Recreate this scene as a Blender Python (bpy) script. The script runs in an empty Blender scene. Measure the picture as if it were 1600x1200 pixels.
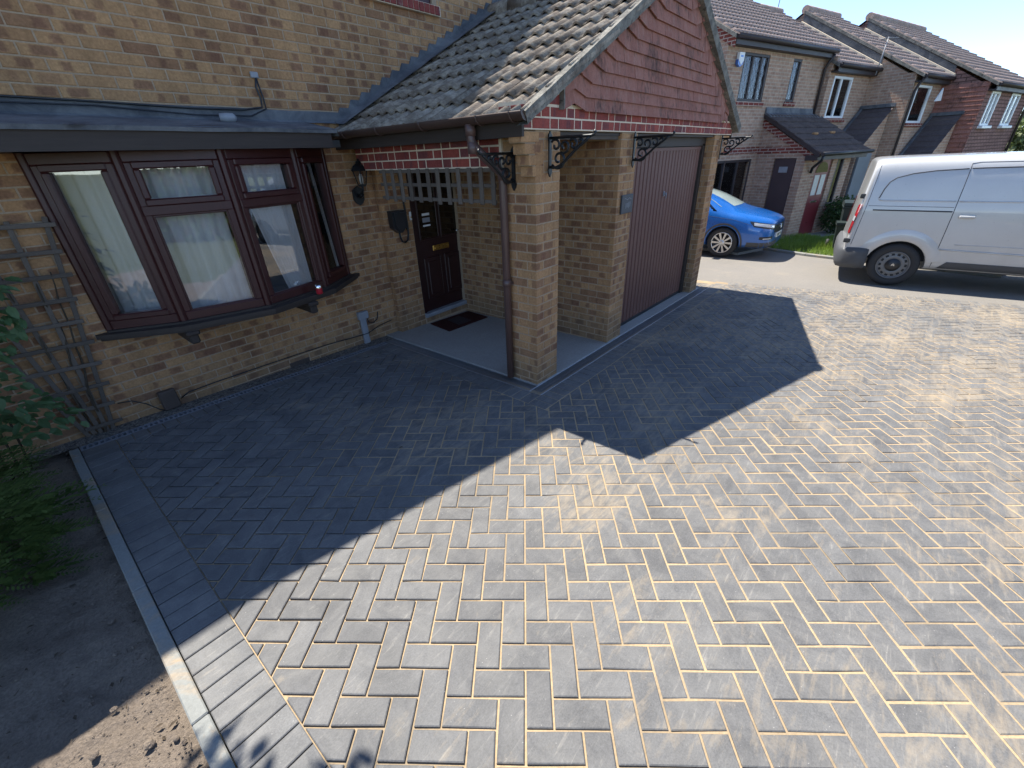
import bpy, bmesh, math, random
from math import sin, cos, pi, radians, sqrt
from mathutils import Vector, Matrix, noise as mnoise
random.seed(7)
SC = bpy.context.scene
COL = SC.collection
# ---------------------------------------------------------------- camera
CAM = (-2.886, -2.1508, 1.9654); PITCH, YAW, ROLL, FPX = 0.4949, 0.8617, -0.0406, 658.95
_f = Vector((sin(YAW)*cos(PITCH), cos(YAW)*cos(PITCH), -sin(PITCH)))
_r0 = Vector((cos(YAW), -sin(YAW), 0)); _u0 = _r0.cross(_f)
_r = _r0*cos(ROLL)+_u0*sin(ROLL); _u = -_r0*sin(ROLL)+_u0*cos(ROLL)
cd = bpy.data.cameras.new('camera'); cam = bpy.data.objects.new('camera', cd); COL.objects.link(cam)
cam.matrix_world = Matrix(((_r.x, _u.x, -_f.x, CAM[0]), (_r.y, _u.y, -_f.y, CAM[1]), (_r.z, _u.z, -_f.z, CAM[2]), (0, 0, 0, 1)))
cd.sensor_width = 36; cd.lens = FPX/1600*36; cd.clip_start = .02; cd.clip_end = 3000
SC.camera = cam
# ---------------------------------------------------------------- sky, sun, exposure
SUNV = Vector((.10, .54, 1.0)).normalized()          # towards the sun
w = bpy.data.worlds.new('World'); SC.world = w; w.use_nodes = True
wn = w.node_tree; sky = wn.nodes.new('ShaderNodeTexSky'); sky.sky_type = 'NISHITA'; sky.sun_disc = False
sky.sun_elevation = math.asin(SUNV.z); sky.sun_rotation = math.atan2(SUNV.x, SUNV.y)
sky.altitude = 5000; sky.air_density = 1.0; sky.dust_density = 0; sky.ozone_density = 1.0
wn.links.new(sky.outputs[0], wn.nodes['Background'].inputs[0]); wn.nodes['Background'].inputs[1].default_value = .14
sl = bpy.data.lights.new('sun', 'SUN'); sl.energy = 3.7; sl.angle = radians(.55); sl.color = (1, .95, .86)
so = bpy.data.objects.new('sun', sl); COL.objects.link(so); so.rotation_euler = SUNV.to_track_quat('Z', 'Y').to_euler()
vs = SC.view_settings; vs.view_transform = 'Standard'; vs.look = 'None'; vs.exposure = 1.58; vs.gamma = 1
# ---------------------------------------------------------------- helpers
SX, SY = -.03066, -.01481
def gz(x, y): return SX*x+SY*y
def proj(p):
    d = Vector(p)-Vector(CAM); z = d.dot(_f)
    return (800+FPX*d.dot(_r)/z, 600-FPX*d.dot(_u)/z) if z > .05 else None
def smooth(a, b, x):
    t = max(0, min(1, (x-a)/(b-a))); return t*t*(3-2*t)
class MB:
    def __init__(s): s.v = []; s.f = []; s.uv = []; s.sm = []
    def face(s, pts, uv=None, smooth=False):
        i = len(s.v); s.v += [tuple(p) for p in pts]; s.f.append(tuple(range(i, i+len(pts)))); s.uv.append(uv); s.sm.append(smooth)
    def raw(s, vs, fs, smooth=False):
        i = len(s.v); s.v += [tuple(p) for p in vs]
        for f in fs: s.f.append(tuple(k+i for k in f)); s.uv.append(None); s.sm.append(smooth)
    def box(s, a, b, m=None):
        x0, y0, z0 = a; x1, y1, z1 = b
        vs = [(x0,y0,z0),(x1,y0,z0),(x1,y1,z0),(x0,y1,z0),(x0,y0,z1),(x1,y0,z1),(x1,y1,z1),(x0,y1,z1)]
        if m: vs = [m @ Vector(p) for p in vs]
        s.raw(vs, [(0,3,2,1),(4,5,6,7),(0,1,5,4),(1,2,6,5),(2,3,7,6),(3,0,4,7)]); return s
    def cbox(s, a, b, c=.004, m=None):
        # box with chamfered edges
        x0, y0, z0 = a; x1, y1, z1 = b; vs = []; fs = []
        X = (x0, x1); Y = (y0, y1); Z = (z0, z1); sg = (1, -1)
        idx = {}
        for i in (0, 1):
            for j in (0, 1):
                for k in (0, 1):
                    for ax in range(3):
                        p = [X[i], Y[j], Z[k]]; o = [sg[i]*c, sg[j]*c, sg[k]*c]
                        for q in range(3):
                            if q != ax: p[q] += o[q]
                        idx[i, j, k, ax] = len(vs); vs.append(p)
        def quad(l): fs.append(tuple(l))
        for ax in range(3):
            o1, o2 = [(1, 2), (2, 0), (0, 1)][ax]
            for s_ in (0, 1):
                l = []
                for e, g in ((0,0),(1,0),(1,1),(0,1)):
                    t = [0, 0, 0]; t[ax] = s_; t[o1] = e; t[o2] = g; l.append(idx[t[0], t[1], t[2], ax])
                quad(l if s_ else l[::-1])
            # edges along ax
            for e in (0, 1):
                for g in (0, 1):
                    l = []
                    for s_ in (0, 1):
                        t = [0, 0, 0]; t[ax] = s_; t[o1] = e; t[o2] = g
                        l.append((idx[t[0], t[1], t[2], o1], idx[t[0], t[1], t[2], o2]))
                    q = [l[0][0], l[1][0], l[1][1], l[0][1]]
                    if (e + g) % 2: q = q[::-1]
                    quad(q[::-1])
        for i in (0, 1):
            for j in (0, 1):
                for k in (0, 1):
                    t = [idx[i, j, k, 0], idx[i, j, k, 1], idx[i, j, k, 2]]
                    quad(t if (i+j+k) % 2 else t[::-1])
        if m: vs = [m @ Vector(p) for p in vs]
        s.raw(vs, fs); return s
    def prism(s, poly, z0, z1, m=None):
        n = len(poly); vs = [(p[0], p[1], z0) for p in poly]+[(p[0], p[1], z1) for p in poly]
        if m: vs = [m @ Vector(p) for p in vs]
        s.raw(vs, [tuple(range(n))[::-1], tuple(range(n, 2*n))]+[(i, (i+1) % n, n+(i+1) % n, n+i) for i in range(n)]); return s
    def tube(s, pts, r, n=8, cap=True, smooth=True):
        pts = [Vector(p) for p in pts]; vs = []; fs = []; N = len(pts)
        R = r if isinstance(r, (list, tuple)) else [r]*N
        t0 = (pts[1]-pts[0]).normalized(); up = Vector((0, 0, 1)) if abs(t0.z) < .9 else Vector((1, 0, 0))
        nx = t0.cross(up).normalized()
        for i, p in enumerate(pts):
            t = ((pts[min(i+1, N-1)]-pts[max(i-1, 0)])).normalized()
            nx = (nx-t*nx.dot(t)).normalized(); ny = t.cross(nx)
            for k in range(n):
                a = 2*pi*k/n; vs.append(p+(nx*cos(a)+ny*sin(a))*R[i])
        for i in range(N-1):
            for k in range(n):
                k2 = (k+1) % n; fs.append((i*n+k, i*n+k2, (i+1)*n+k2, (i+1)*n+k))
        s.raw(vs, fs, smooth)
        if cap: s.raw(vs[:n], [tuple(range(n))[::-1]]); s.raw(vs[-n:], [tuple(range(n))])
        return s
    def lathe(s, prof, c=(0, 0, 0), n=24, m=None, smooth=True):
        # prof: (r, z) list around +z
        vs = []; fs = []; P = len(prof)
        for k in range(n):
            a = 2*pi*k/n
            for r, z in prof:
                p = Vector((r*cos(a), r*sin(a), z)); p = m @ p if m else p+Vector(c); vs.append(p)
        for k in range(n):
            k2 = (k+1) % n
            for i in range(P-1): fs.append((k*P+i, k2*P+i, k2*P+i+1, k*P+i+1))
        s.raw(vs, fs, smooth); return s
    def mesh(s, name):
        me = bpy.data.meshes.new(name); me.from_pydata(s.v, [], s.f)
        if any(u is not None for u in s.uv):
            l = me.uv_layers.new(name='UVMap'); k = 0
            for f, u in zip(s.f, s.uv):
                for j in range(len(f)):
                    if u is not None: l.data[k].uv = u[j]
                    k += 1
        if any(s.sm): me.polygons.foreach_set('use_smooth', s.sm)
        return me
    def build(s, name, mat, parent=None, local=False, recalc=True, kind=None):
        me = s.mesh(name)
        if recalc:
            bm = bmesh.new(); bm.from_mesh(me); bmesh.ops.remove_doubles(bm, verts=bm.verts, dist=1e-5) if any(s.sm) else None
            bmesh.ops.recalc_face_normals(bm, faces=bm.faces); bm.to_mesh(me); bm.free()
        return place(name, me, mat, parent, local, kind)
def place(name, me, mat, parent=None, local=False, kind=None, mw=None):
    o = bpy.data.objects.new(name, me); COL.objects.link(o)
    if mat is not None and not me.materials: me.materials.append(mat)
    if parent is not None:
        o.parent = parent
        if not local: o.matrix_parent_inverse = PINV[parent.name]
    if mw is not None: o.matrix_basis = mw
    if kind: o['kind'] = kind
    return o
PINV = {}
def reg(o, mw):
    PINV[o.name] = mw.inverted(); return o
def thing(name, label, cat, loc=(0, 0, 0), rz=0, group=None, kind=None):
    o = bpy.data.objects.new(name, None); COL.objects.link(o); o.location = loc; o.rotation_euler = (0, 0, rz); o.empty_display_size = .1
    reg(o, Matrix.Translation(loc) @ Matrix.Rotation(rz, 4, 'Z'))
    if label: tag(o, label, cat, group, kind)
    return o
def tag(o, label, cat=None, group=None, kind=None):
    o['label'] = label
    if cat: o['category'] = cat
    if group: o['group'] = group
    if kind: o['kind'] = kind
    return o
def meshpart(o, parent):
    # a mesh child that will carry sub-parts, built in world coordinates
    reg(o, Matrix.Identity(4)); return o
def sub(mb, name, mat, part, kind=None):
    # sub-part of a part whose own transform is identity relative to world/thing
    me = mb.mesh(name)
    bm = bmesh.new(); bm.from_mesh(me)
    if any(mb.sm): bmesh.ops.remove_doubles(bm, verts=bm.verts, dist=1e-5)
    bmesh.ops.recalc_face_normals(bm, faces=bm.faces); bm.to_mesh(me); bm.free()
    o = bpy.data.objects.new(name, me); COL.objects.link(o); me.materials.append(mat); o.parent = part
    if kind: o['kind'] = kind
    return o
# ---------------------------------------------------------------- materials
class NT:
    def __init__(s, name):
        s.m = bpy.data.materials.new(name); s.m.use_nodes = True; s.t = s.m.node_tree
        s.b = s.t.nodes['Principled BSDF']; s.out = s.t.nodes['Material Output']
    def node(s, typ, props=None, **inp):
        n = s.t.nodes.new('ShaderNode'+typ)
        for k, v in (props or {}).items(): setattr(n, k, v)
        for k, v in inp.items():
            k2 = int(k[1:]) if k[0] == 'i' and k[1:].isdigit() else k.replace('_', ' ')
            s.set(n.inputs[k2], v)
        return n
    def set(s, sock, v):
        if isinstance(v, bpy.types.NodeSocket): s.t.links.new(v, sock)
        elif isinstance(v, bpy.types.Node): s.t.links.new(v.outputs[0], sock)
        else:
            if isinstance(v, (tuple, list)) and len(v) == 3 and sock.type == 'RGBA': v = (*v, 1)
            sock.default_value = v
    def math(s, op, a, b=0.0, clamp=False): return s.node('Math', {'operation': op, 'use_clamp': clamp}, i0=a, i1=b).outputs[0]
    def mix(s, f, a, b): 
        n = s.t.nodes.new('ShaderNodeMix'); n.data_type = 'RGBA'
        s.set(n.inputs[0], f); s.set(n.inputs[6], a); s.set(n.inputs[7], b); return n.outputs[2]
    def mul(s, a, b):
        n = s.t.nodes.new('ShaderNodeMix'); n.data_type = 'RGBA'; n.blend_type = 'MULTIPLY'
        s.set(n.inputs[0], 1.0); s.set(n.inputs[6], a); s.set(n.inputs[7], b); return n.outputs[2]
    def noise(s, scale, detail=4, rough=.55, vec=None, dist=0, w=None):
        n = s.node('TexNoise', None, Scale=scale, Detail=detail, Roughness=rough, Distortion=dist)
        if w is not None: n.noise_dimensions = '4D'; s.set(n.inputs['W'], w)
        s.set(n.inputs['Vector'], vec if vec is not None else s.pos()); return n.outputs['Fac']
    def pos(s): return s.node('NewGeometry').outputs['Position']
    def obj(s): return s.node('TexCoord').outputs['Object']
    def rng(s):
        a = s.node('ObjectInfo').outputs['Random']; b = s.node('NewGeometry').outputs['Random Per Island']
        return s.math('FRACT', s.math('ADD', a, b))
    def hash(s, r, k): return s.math('FRACT', s.math('MULTIPLY', s.math('SINE', s.math('MULTIPLY', s.math('ADD', r, k*1.37), 91.7*k)), 437.5))
    def ramp(s, f, stops, interp='LINEAR'):
        n = s.t.nodes.new('ShaderNodeValToRGB'); n.color_ramp.interpolation = interp
        e = n.color_ramp.elements
        while len(e) < len(stops): e.new(.5)
        for x, (p, c) in zip(e, stops): x.position = p; x.color = (c, c, c, 1) if isinstance(c, (int, float)) else (*c, 1)
        s.set(n.inputs[0], f); return n.outputs[0]
    def mr(s, v, a, b, c=0., d=1.): return s.node('MapRange', {'clamp': True}, i0=v, i1=a, i2=b, i3=c, i4=d).outputs[0]
    def bump(s, h, strength=.3, dist=.01):
        n = s.node('Bump', None, Strength=strength, Distance=dist, Height=h); s.t.links.new(n.outputs[0], s.b.inputs['Normal']); return n
    def base(s, c, rough=.6, metal=0., spec=.5):
        s.set(s.b.inputs['Base Color'], c); s.set(s.b.inputs['Roughness'], rough); s.set(s.b.inputs['Metallic'], metal); s.set(s.b.inputs['Specular IOR Level'], spec); return s
def plain(name, c, rough=.5, metal=0., var=.12, scale=8, bump=.0, spec=.5):
    t = NT(name); n = t.noise(scale, 5, .6); k = t.mr(n, .25, .75, 1-var, 1+var)
    col = t.node('VectorMath', {'operation': 'SCALE'}, i0=c, Scale=k).outputs[0]
    t.base(col, t.mr(n, .2, .8, max(0, rough-.08), min(1, rough+.08)), metal, spec)
    if bump: t.bump(t.noise(scale*6, 4), bump, .004)
    return t.m
def brick_mat(name, c1, c2, dark, patch=1.0):
    t = NT(name); r = t.rng(); uv = t.node('UVMap').outputs[0]; sp = t.node('SeparateXYZ', None, i0=uv)
    u, v = sp.outputs[0], sp.outputs[1]
    base = t.mix(t.hash(r, 1.3), c1, c2)
    # kiss marks: darker rectangular patches left from stacking in the kiln
    cu = t.mr(t.hash(r, 2.7), 0, 1, .2, .8); wd = t.mr(t.hash(r, 3.1), 0, 1, .04, .34)
    wob = t.math('MULTIPLY', t.math('SUBTRACT', t.noise(38, 3), .5), .22)
    du = t.math('ABSOLUTE', t.math('SUBTRACT', t.math('ADD', u, wob), cu))
    pu = t.mr(t.math('SUBTRACT', wd, du), -.03, .05)
    dv = t.math('ABSOLUTE', t.math('SUBTRACT', t.math('ADD', v, wob), .5))
    pv = t.mr(dv, .47, .32)
    on = t.mr(t.hash(r, 4.9), .25, .45)
    pm = t.math('MULTIPLY', t.math('MULTIPLY', pu, pv), t.math('MULTIPLY', on, .85*patch))
    col = t.mix(pm, base, dark)
    allp = t.math('MULTIPLY', t.math('GREATER_THAN', t.hash(r, 6.1), .86), .7*patch)
    col = t.mix(allp, col, dark)
    g = t.noise(55, 5, .65); col = t.mul(col, t.ramp(g, [(.25, .72), (.75, 1.22)]))
    big = t.noise(1.1, 3); col = t.mul(col, t.ramp(big, [(.3, .88), (.7, 1.08)]))
    st = t.noise(9, 5, .7); col = t.mix(t.mr(st, .64, .78, 0, .5), col, (.40, .34, .27))
    gp = t.node('SeparateXYZ', None, i0=t.pos()).outputs[2]; dmp = t.math('MULTIPLY', t.mr(t.math('ADD', gp, t.math('MULTIPLY', t.noise(2.3, 5, .7), -.9)), -.1, -.42), .45); col = t.mix(dmp, col, (.16, .13, .085))
    run = t.noise(3.0, 5, .65, t.node('Mapping', None, Vector=t.pos(), Scale=(2.2, 2.2, .35)).outputs[0]); col = t.mul(col, t.ramp(run, [(.35, .80), (.6, 1.06)]))
    t.base(col, .88, 0, .25); t.bump(t.math('ADD', t.noise(120, 4, .7), t.math('MULTIPLY', t.noise(26, 3), .8)), .5, .004)
    return t.m
M = {}
M['brick'] = brick_mat('buff_brick', (.47, .270, .130), (.375, .206, .100), (.195, .092, .058), .8)
M['redbrick'] = brick_mat('red_brick', (.33, .078, .058), (.245, .058, .050), (.150, .058, .062), .8)
t = NT('mortar'); n = t.noise(60, 5, .7); t.base(t.mul((.40, .295, .20), t.ramp(n, [(.2, .7), (.8, 1.2)])), .95, 0, .2); t.bump(n, .5, .006); M['mortar'] = t.m
t = NT('pale_mortar'); n = t.noise(60, 5, .7); t.base(t.mul((.72, .60, .45), t.ramp(n, [(.2, .75), (.8, 1.15)])), .95, 0, .2); t.bump(n, .5, .006); M['palemortar'] = t.m
# --- charcoal block paving with sand dust
def sandmask(t):
    p = t.pos()
    a = t.noise(.8, 4, .6, p, 1.2); 
    sw = t.node('Mapping', None, Vector=p, Rotation=(0, 0, .75), Scale=(1.0, 4.5, 1)).outputs[0]
    b = t.noise(2.4, 6, .68, sw, 1.6); c = t.noise(34, 4, .7, p)
    x = t.math('ADD', t.math('MULTIPLY', a, .54), t.math('ADD', t.math('MULTIPLY', b, .5), t.math('MULTIPLY', c, .16)))
    sx = t.node('SeparateXYZ', None, i0=p)
    # less was brushed over the blocks along the border
    d = t.mr(sx.outputs[0], -2.9, -1.2, -.10, .0)
    e = t.mr(sx.outputs[0], .0, 3.0, 0, .045)
    return t.math('ADD', x, t.math('ADD', d, e))
def paver_mat(name, c1, c2, dust=1.0):
    t = NT(name); r = t.rng()
    base = t.mix(t.hash(r, 1.7), c1, c2)
    f = t.noise(150, 3, .8); base = t.mul(base, t.ramp(f, [(.22, .62), (.5, 1), (.8, 1.4)]))
    m2 = t.noise(6, 5, .7); base = t.mul(base, t.ramp(m2, [(.3, .84), (.7, 1.14)]))
    haze = t.noise(3.1, 6, .7, None, 2.0); base = t.mix(t.mr(haze, .40, .74, 0, .36), base, (.25, .24, .22))
    sk = t.node('Mapping', None, Vector=t.pos(), Rotation=(0, 0, -.5), Scale=(3.0, 26, 1)).outputs[0]; sn = t.noise(2.2, 5, .7, sk, .8); base = t.mix(t.math('MULTIPLY', t.mr(sn, .56, .72, 0, .30), t.mr(haze, .35, .6)), base, (.42, .39, .34))
    s = sandmask(t); base = t.mix(t.math('MULTIPLY', t.mr(s, .60, .80, 0, .66), dust), base, (.36, .285, .19))
    sp = t.node('TexVoronoi', None, Scale=55., Vector=t.pos()).outputs['Distance']
    spm = t.math('MULTIPLY', t.mr(sp, .10, .05), t.math('GREATER_THAN', t.noise(13, 2), .57)); base = t.mix(t.math('MULTIPLY', spm, .55), base, (.5, .48, .44))
    t.base(base, t.mr(f, .2, .8, .62, .82), 0, .32); t.bump(t.math('ADD', f, t.math('MULTIPLY', t.noise(420, 2), .5)), .32, .003)
    return t.m
M['paver'] = paver_mat('charcoal_block', (.094, .093, .093), (.118, .117, .116))
M['border'] = paver_mat('charcoal_border_block', (.108, .107, .106), (.135, .134, .132), .7)
t = NT('jointing_sand'); p = t.pos(); n = t.noise(70, 5, .7)
dd = t.mr(t.noise(.9, 4, .6), .34, .52)
c = t.mix(dd, (.25, .195, .130), (.40, .295, .178)); c = t.mul(c, t.ramp(n, [(.2, .72), (.8, 1.2)]))
t.base(c, .95, 0, .15); t.bump(n, .6, .004); M['sand'] = t.m
t = NT('concrete'); a = t.noise(2.2, 5, .65); n = t.noise(45, 5, .7)
c = t.mul(t.mix(a, (.27, .26, .24), (.38, .365, .335)), t.ramp(n, [(.2, .78), (.8, 1.15)])); t.base(c, .85, 0, .3); t.bump(n, .35, .004); M['concrete'] = t.m
t = NT('edging_concrete'); a = t.noise(3.5, 5, .7, None, 1.); n = t.noise(70, 5, .7)
c = t.mix(t.mr(a, .5, .68, 0, .75), (.23, .235, .22), (.38, .27, .16)); c = t.mul(c, t.ramp(n, [(.2, .75), (.8, 1.15)])); t.base(c, .9, 0, .25); t.bump(n, .35, .004); M['edging'] = t.m
t = NT('soil'); a = t.noise(7, 6, .7); n = t.noise(90, 5, .75)
c = t.mul(t.mix(a, (.19, .155, .125), (.34, .275, .215)), t.ramp(n, [(.25, .55), (.75, 1.25)])); t.base(c, .97, 0, .1); t.bump(t.math('ADD', n, t.noise(24, 4)), 1., .02); M['soil'] = t.m
t = NT('gravel'); v = t.node('TexVoronoi', None, Scale=70., Vector=t.pos()); c = t.mix(t.node('SeparateColor', None, i0=v.outputs['Color']).outputs[0], (.09, .085, .08), (.30, .27, .23)); t.base(c, .9, 0, .2); t.bump(v.outputs['Distance'], 1., .02); M['gravel'] = t.m
t = NT('asphalt'); a = t.noise(.9, 5, .65); n = t.noise(180, 3, .8); b = t.noise(.35, 3)
c = t.mul(t.mix(a, (.165, .155, .14), (.22, .20, .175)), t.ramp(n, [(.2, .55), (.8, 1.4)])); c = t.mix(t.mr(t.noise(1.3, 6, .7, None, 1.5), .55, .8, 0, .5), c, (.30, .25, .185)); t.base(c, .9, 0, .25); t.bump(n, .5, .006); M['asphalt'] = t.m
t = NT('far_ground'); n = t.noise(.3, 5); t.base(t.mix(n, (.06, .085, .03), (.12, .12, .06)), .95, 0, .1); M['farground'] = t.m
t = NT('lead'); a = t.noise(3, 5, .7, None, .6); n = t.noise(40, 4)
c = t.mix(t.mr(a, .4, .72), (.075, .080, .090), (.19, .195, .20)); t.base(c, t.mr(n, .2, .8, .62, .8), .0, .35); t.bump(t.noise(9, 4), .35, .02); M['lead'] = t.m
t = NT('rosewood_pvc'); st = t.node('Mapping', None, Vector=t.pos(), Scale=(30, 30, 2)).outputs[0]; n = t.noise(1.6, 4, .6, st)
t.base(t.mix(n, (.034, .007, .007), (.062, .013, .012)), .40, 0, .5); M['rosewood'] = t.m
M['frontdoor'] = plain('dark_door', (.027, .008, .008), .42, 0, .2, 6)
t = NT('brown_timber'); st = t.node('Mapping', None, Vector=t.pos(), Scale=(3, 3, 40)).outputs[0]; n = t.noise(1.2, 5, .65, st); t.base(t.mix(n, (.030, .022, .018), (.060, .044, .036)), .62, 0, .35); t.bump(n, .2, .004); M['fascia'] = t.m
M['gutter'] = plain('brown_gutter_plastic', (.066, .040, .032), .42, 0, .2, 6)
M['pipe'] = plain('brown_downpipe_plastic', (.105, .062, .052), .36, 0, .15, 5)
t = NT('garage_steel'); n = t.noise(2.2, 5, .6); g = t.noise(60, 3); c = t.mix(n, (.135, .062, .047), (.175, .086, .066)); t.base(c, t.mr(g, .2, .8, .50, .65), 0, .3); M['garage'] = t.m
M['iron'] = plain('black_iron', (.012, .014, .016), .42, .2, .3, 20)
t = NT('grating_steel'); n = t.noise(30, 4); t.base(t.mix(n, (.30, .31, .33), (.48, .50, .52)), .38, .75, .5); M['grate'] = t.m
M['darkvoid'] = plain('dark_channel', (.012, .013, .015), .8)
M['plastic_dark'] = plain('black_plastic', (.016, .017, .020), .38, 0, .15, 12)
M['plastic_channel'] = plain('channel_plastic', (.19, .20, .22), .5)
t = NT('weathered_wood'); st = t.node('Mapping', None, Vector=t.pos(), Scale=(6, 6, 6)).outputs[0]; n = t.noise(6, 6, .75, st, 1.); r = t.rng(); c = t.mul(t.mix(n, (.085, .068, .055), (.17, .14, .115)), t.ramp(r, [(0, .8), (1, 1.2)])); t.base(c, .9, 0, .2); t.bump(n, .5, .004); M['wood'] = t.m
M['white'] = plain('white_plastic', (.72, .72, .70), .4, 0, .06, 10)
M['greyplastic'] = plain('grey_plastic', (.26, .27, .29), .5, 0, .15, 10)
M['brownplastic'] = plain('brown_plastic', (.075, .055, .045), .5, 0, .15, 10)
M['brass'] = plain('brass', (.55, .36, .10), .3, .9, .15, 20)
M['chrome'] = plain('chrome', (.78, .78, .78), .16, 1., .05, 20)
M['mat'] = plain('coir_mat', (.050, .018, .015), .98, 0, .4, 60, .6, .1)
M['matgrey'] = plain('mat_panel', (.06, .045, .045), .98, 0, .3, 60, .6, .1)
M['slate'] = plain('slate_plaque', (.045, .050, .058), .45, 0, .3, 30, .2)
M['slatemark'] = plain('slate_engraving', (.22, .23, .24), .6, 0, .2, 30)
def glass_mat(name, tint, refl=1.0, minr=.06):
    t = NT(name); lw = t.node('LayerWeight', None, Blend=.28); f = t.math('ADD', t.math('MULTIPLY', lw.outputs['Fresnel'], refl), minr, True)
    tr = t.node('BsdfTransparent', None, Color=(*tint, 1)); gl = t.node('BsdfGlossy', None, Color=(1, 1, 1, 1), Roughness=.015)
    n = t.noise(1.7, 2); bp = t.node('Bump', None, Strength=.02, Distance=.02, Height=n); t.t.links.new(bp.outputs[0], gl.inputs['Normal'])
    mx = t.node('MixShader', None, i0=f); t.t.links.new(tr.outputs[0], mx.inputs[1]); t.t.links.new(gl.outputs[0], mx.inputs[2]); t.t.links.new(mx.outputs[0], t.out.inputs[0]); return t.m
M['glass'] = glass_mat('window_glass', (.88, .88, .88), .95, .06)
M['darkglass'] = glass_mat('dark_glass', (.10, .11, .12), 1.0, .06)
t = NT('net_curtain'); st = t.node('Mapping', None, Vector=t.pos(), Scale=(60, 60, 1)).outputs[0]; n = t.noise(1.0, 3, .6, st); t.base(t.mix(n, (.72, .72, .72), (.85, .85, .84)), .9, 0, .1); M['curtain'] = t.m
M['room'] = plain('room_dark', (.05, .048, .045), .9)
def tile_mat(name, c1, c2, lich, lm=1.0, blk=.5):
    t = NT(name); r = t.rng(); a = t.noise(7, 6, .72); b = t.noise(38, 5, .75)
    c = t.mix(t.hash(r, 1.9), c1, c2); c = t.mul(c, t.ramp(b, [(.2, .65), (.8, 1.25)]))
    c = t.mix(t.math('MULTIPLY', t.mr(a, .44, .62), lm), c, lich)
    k = t.noise(16, 5, .8, None, .8); c = t.mix(t.math('MULTIPLY', t.mr(k, .54, .66), blk), c, (.035, .032, .028))
    t.base(c, .92, 0, .2); t.bump(t.math('ADD', b, t.noise(130, 3)), .6, .006); return t.m
M['tile'] = tile_mat('brown_roof_tile', (.155, .125, .100), (.205, .165, .130), (.42, .37, .30), .7, .5)
M['hung'] = tile_mat('red_hung_tile', (.34, .135, .108), (.40, .17, .138), (.42, .26, .22), .6, .0)
t = NT('red_hung_tile'); r = t.rng(); b = t.noise(38, 5, .75); c = t.mix(t.hash(r, 1.9), (.285, .122, .092), (.34, .155, .118)); c = t.mul(c, t.ramp(b, [(.2, .75), (.8, 1.2)]))
vs_ = t.node('Mapping', None, Vector=t.pos(), Scale=(1, 1, .22)).outputs[0]; st_ = t.noise(26, 5, .7, vs_); c = t.mix(t.mr(st_, .52, .70, 0, .5), c, (.38, .25, .205))
lk = t.math('ADD', t.math('MULTIPLY', t.noise(3.2, 4, .65), .6), t.math('MULTIPLY', t.noise(30, 5, .8, vs_), .5)); c = t.mix(t.mr(lk, .56, .70, 0, .85), c, (.045, .036, .032))
t.base(c, .92, 0, .2); t.bump(b, .6, .006); M['hung'] = t.m
M['verge'] = tile_mat('verge_mortar', (.12, .115, .105), (.16, .15, .13), (.38, .36, .31), .45, .85)
M['fartile'] = tile_mat('far_roof_tile', (.38, .265, .215), (.46, .33, .27), (.48, .39, .33), .5, .2)
M['darktile'] = tile_mat('dark_porch_tile', (.085, .065, .062), (.115, .088, .082), (.14, .12, .11), .4, .4)
def farbrick(name, c1, c2, mo, sc=1.0):
    t = NT(name); p = t.obj(); s = t.node('SeparateXYZ', None, i0=p)
    v = t.node('CombineXYZ', None, i0=t.math('ADD', s.outputs[0], s.outputs[1]), i1=s.outputs[2]).outputs[0]
    b = t.node('TexBrick', None, Vector=v, Color1=(*c1, 1), Color2=(*c2, 1), Mortar=(*mo, 1), Scale=1., Mortar_Size=.012*sc, Mortar_Smooth=.3, Bias=-.1, Brick_Width=.225*sc, Row_Height=.075*sc)
    n = t.noise(9, 5, .7); c = t.mul(b.outputs['Color'], t.ramp(n, [(.25, .68), (.75, 1.2)])); c = t.mul(c, t.ramp(t.noise(.8, 3), [(.3, .85), (.7, 1.1)]))
    t.base(c, .92, 0, .2); t.bump(t.math('ADD', t.math('MULTIPLY', b.outputs['Fac'], -1), t.math('MULTIPLY', n, .3)), .5, .01); return t.m
M['farbrick'] = farbrick('far_buff_brick', (.45, .29, .20), (.34, .205, .145), (.46, .36, .28))
M['farred'] = farbrick('far_red_brick', (.22, .055, .04), (.16, .04, .035), (.42, .32, .26))
M['farhung'] = farbrick('far_hung_tile', (.28, .155, .130), (.23, .125, .105), (.11, .06, .05), 1.3)
M['winwhite'] = plain('white_window_frame', (.74, .75, .75), .4, 0, .05, 6)
M['winbrown'] = plain('brown_window_frame', (.035, .025, .025), .5, 0, .2, 6)
M['browndoor'] = plain('brown_door_paint', (.060, .034, .034), .5, 0, .15, 3)
M['reddoor'] = plain('red_door_paint', (.150, .018, .024), .35, 0, .15, 3)
M['greydoor'] = plain('grey_door_paint', (.16, .18, .20), .5, 0, .15, 3)
M['rubber'] = plain('tyre_rubber', (.022, .022, .023), .75, 0, .25, 25, .1)
M['trim'] = plain('grey_bumper_plastic', (.060, .062, .066), .62, 0, .12, 20, .1)
M['alloy'] = plain('alloy_silver', (.60, .60, .60), .28, .85, .08, 10)
M['steelwheel'] = plain('steel_wheel_grey', (.145, .145, .145), .45, .3, .15, 10)
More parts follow.
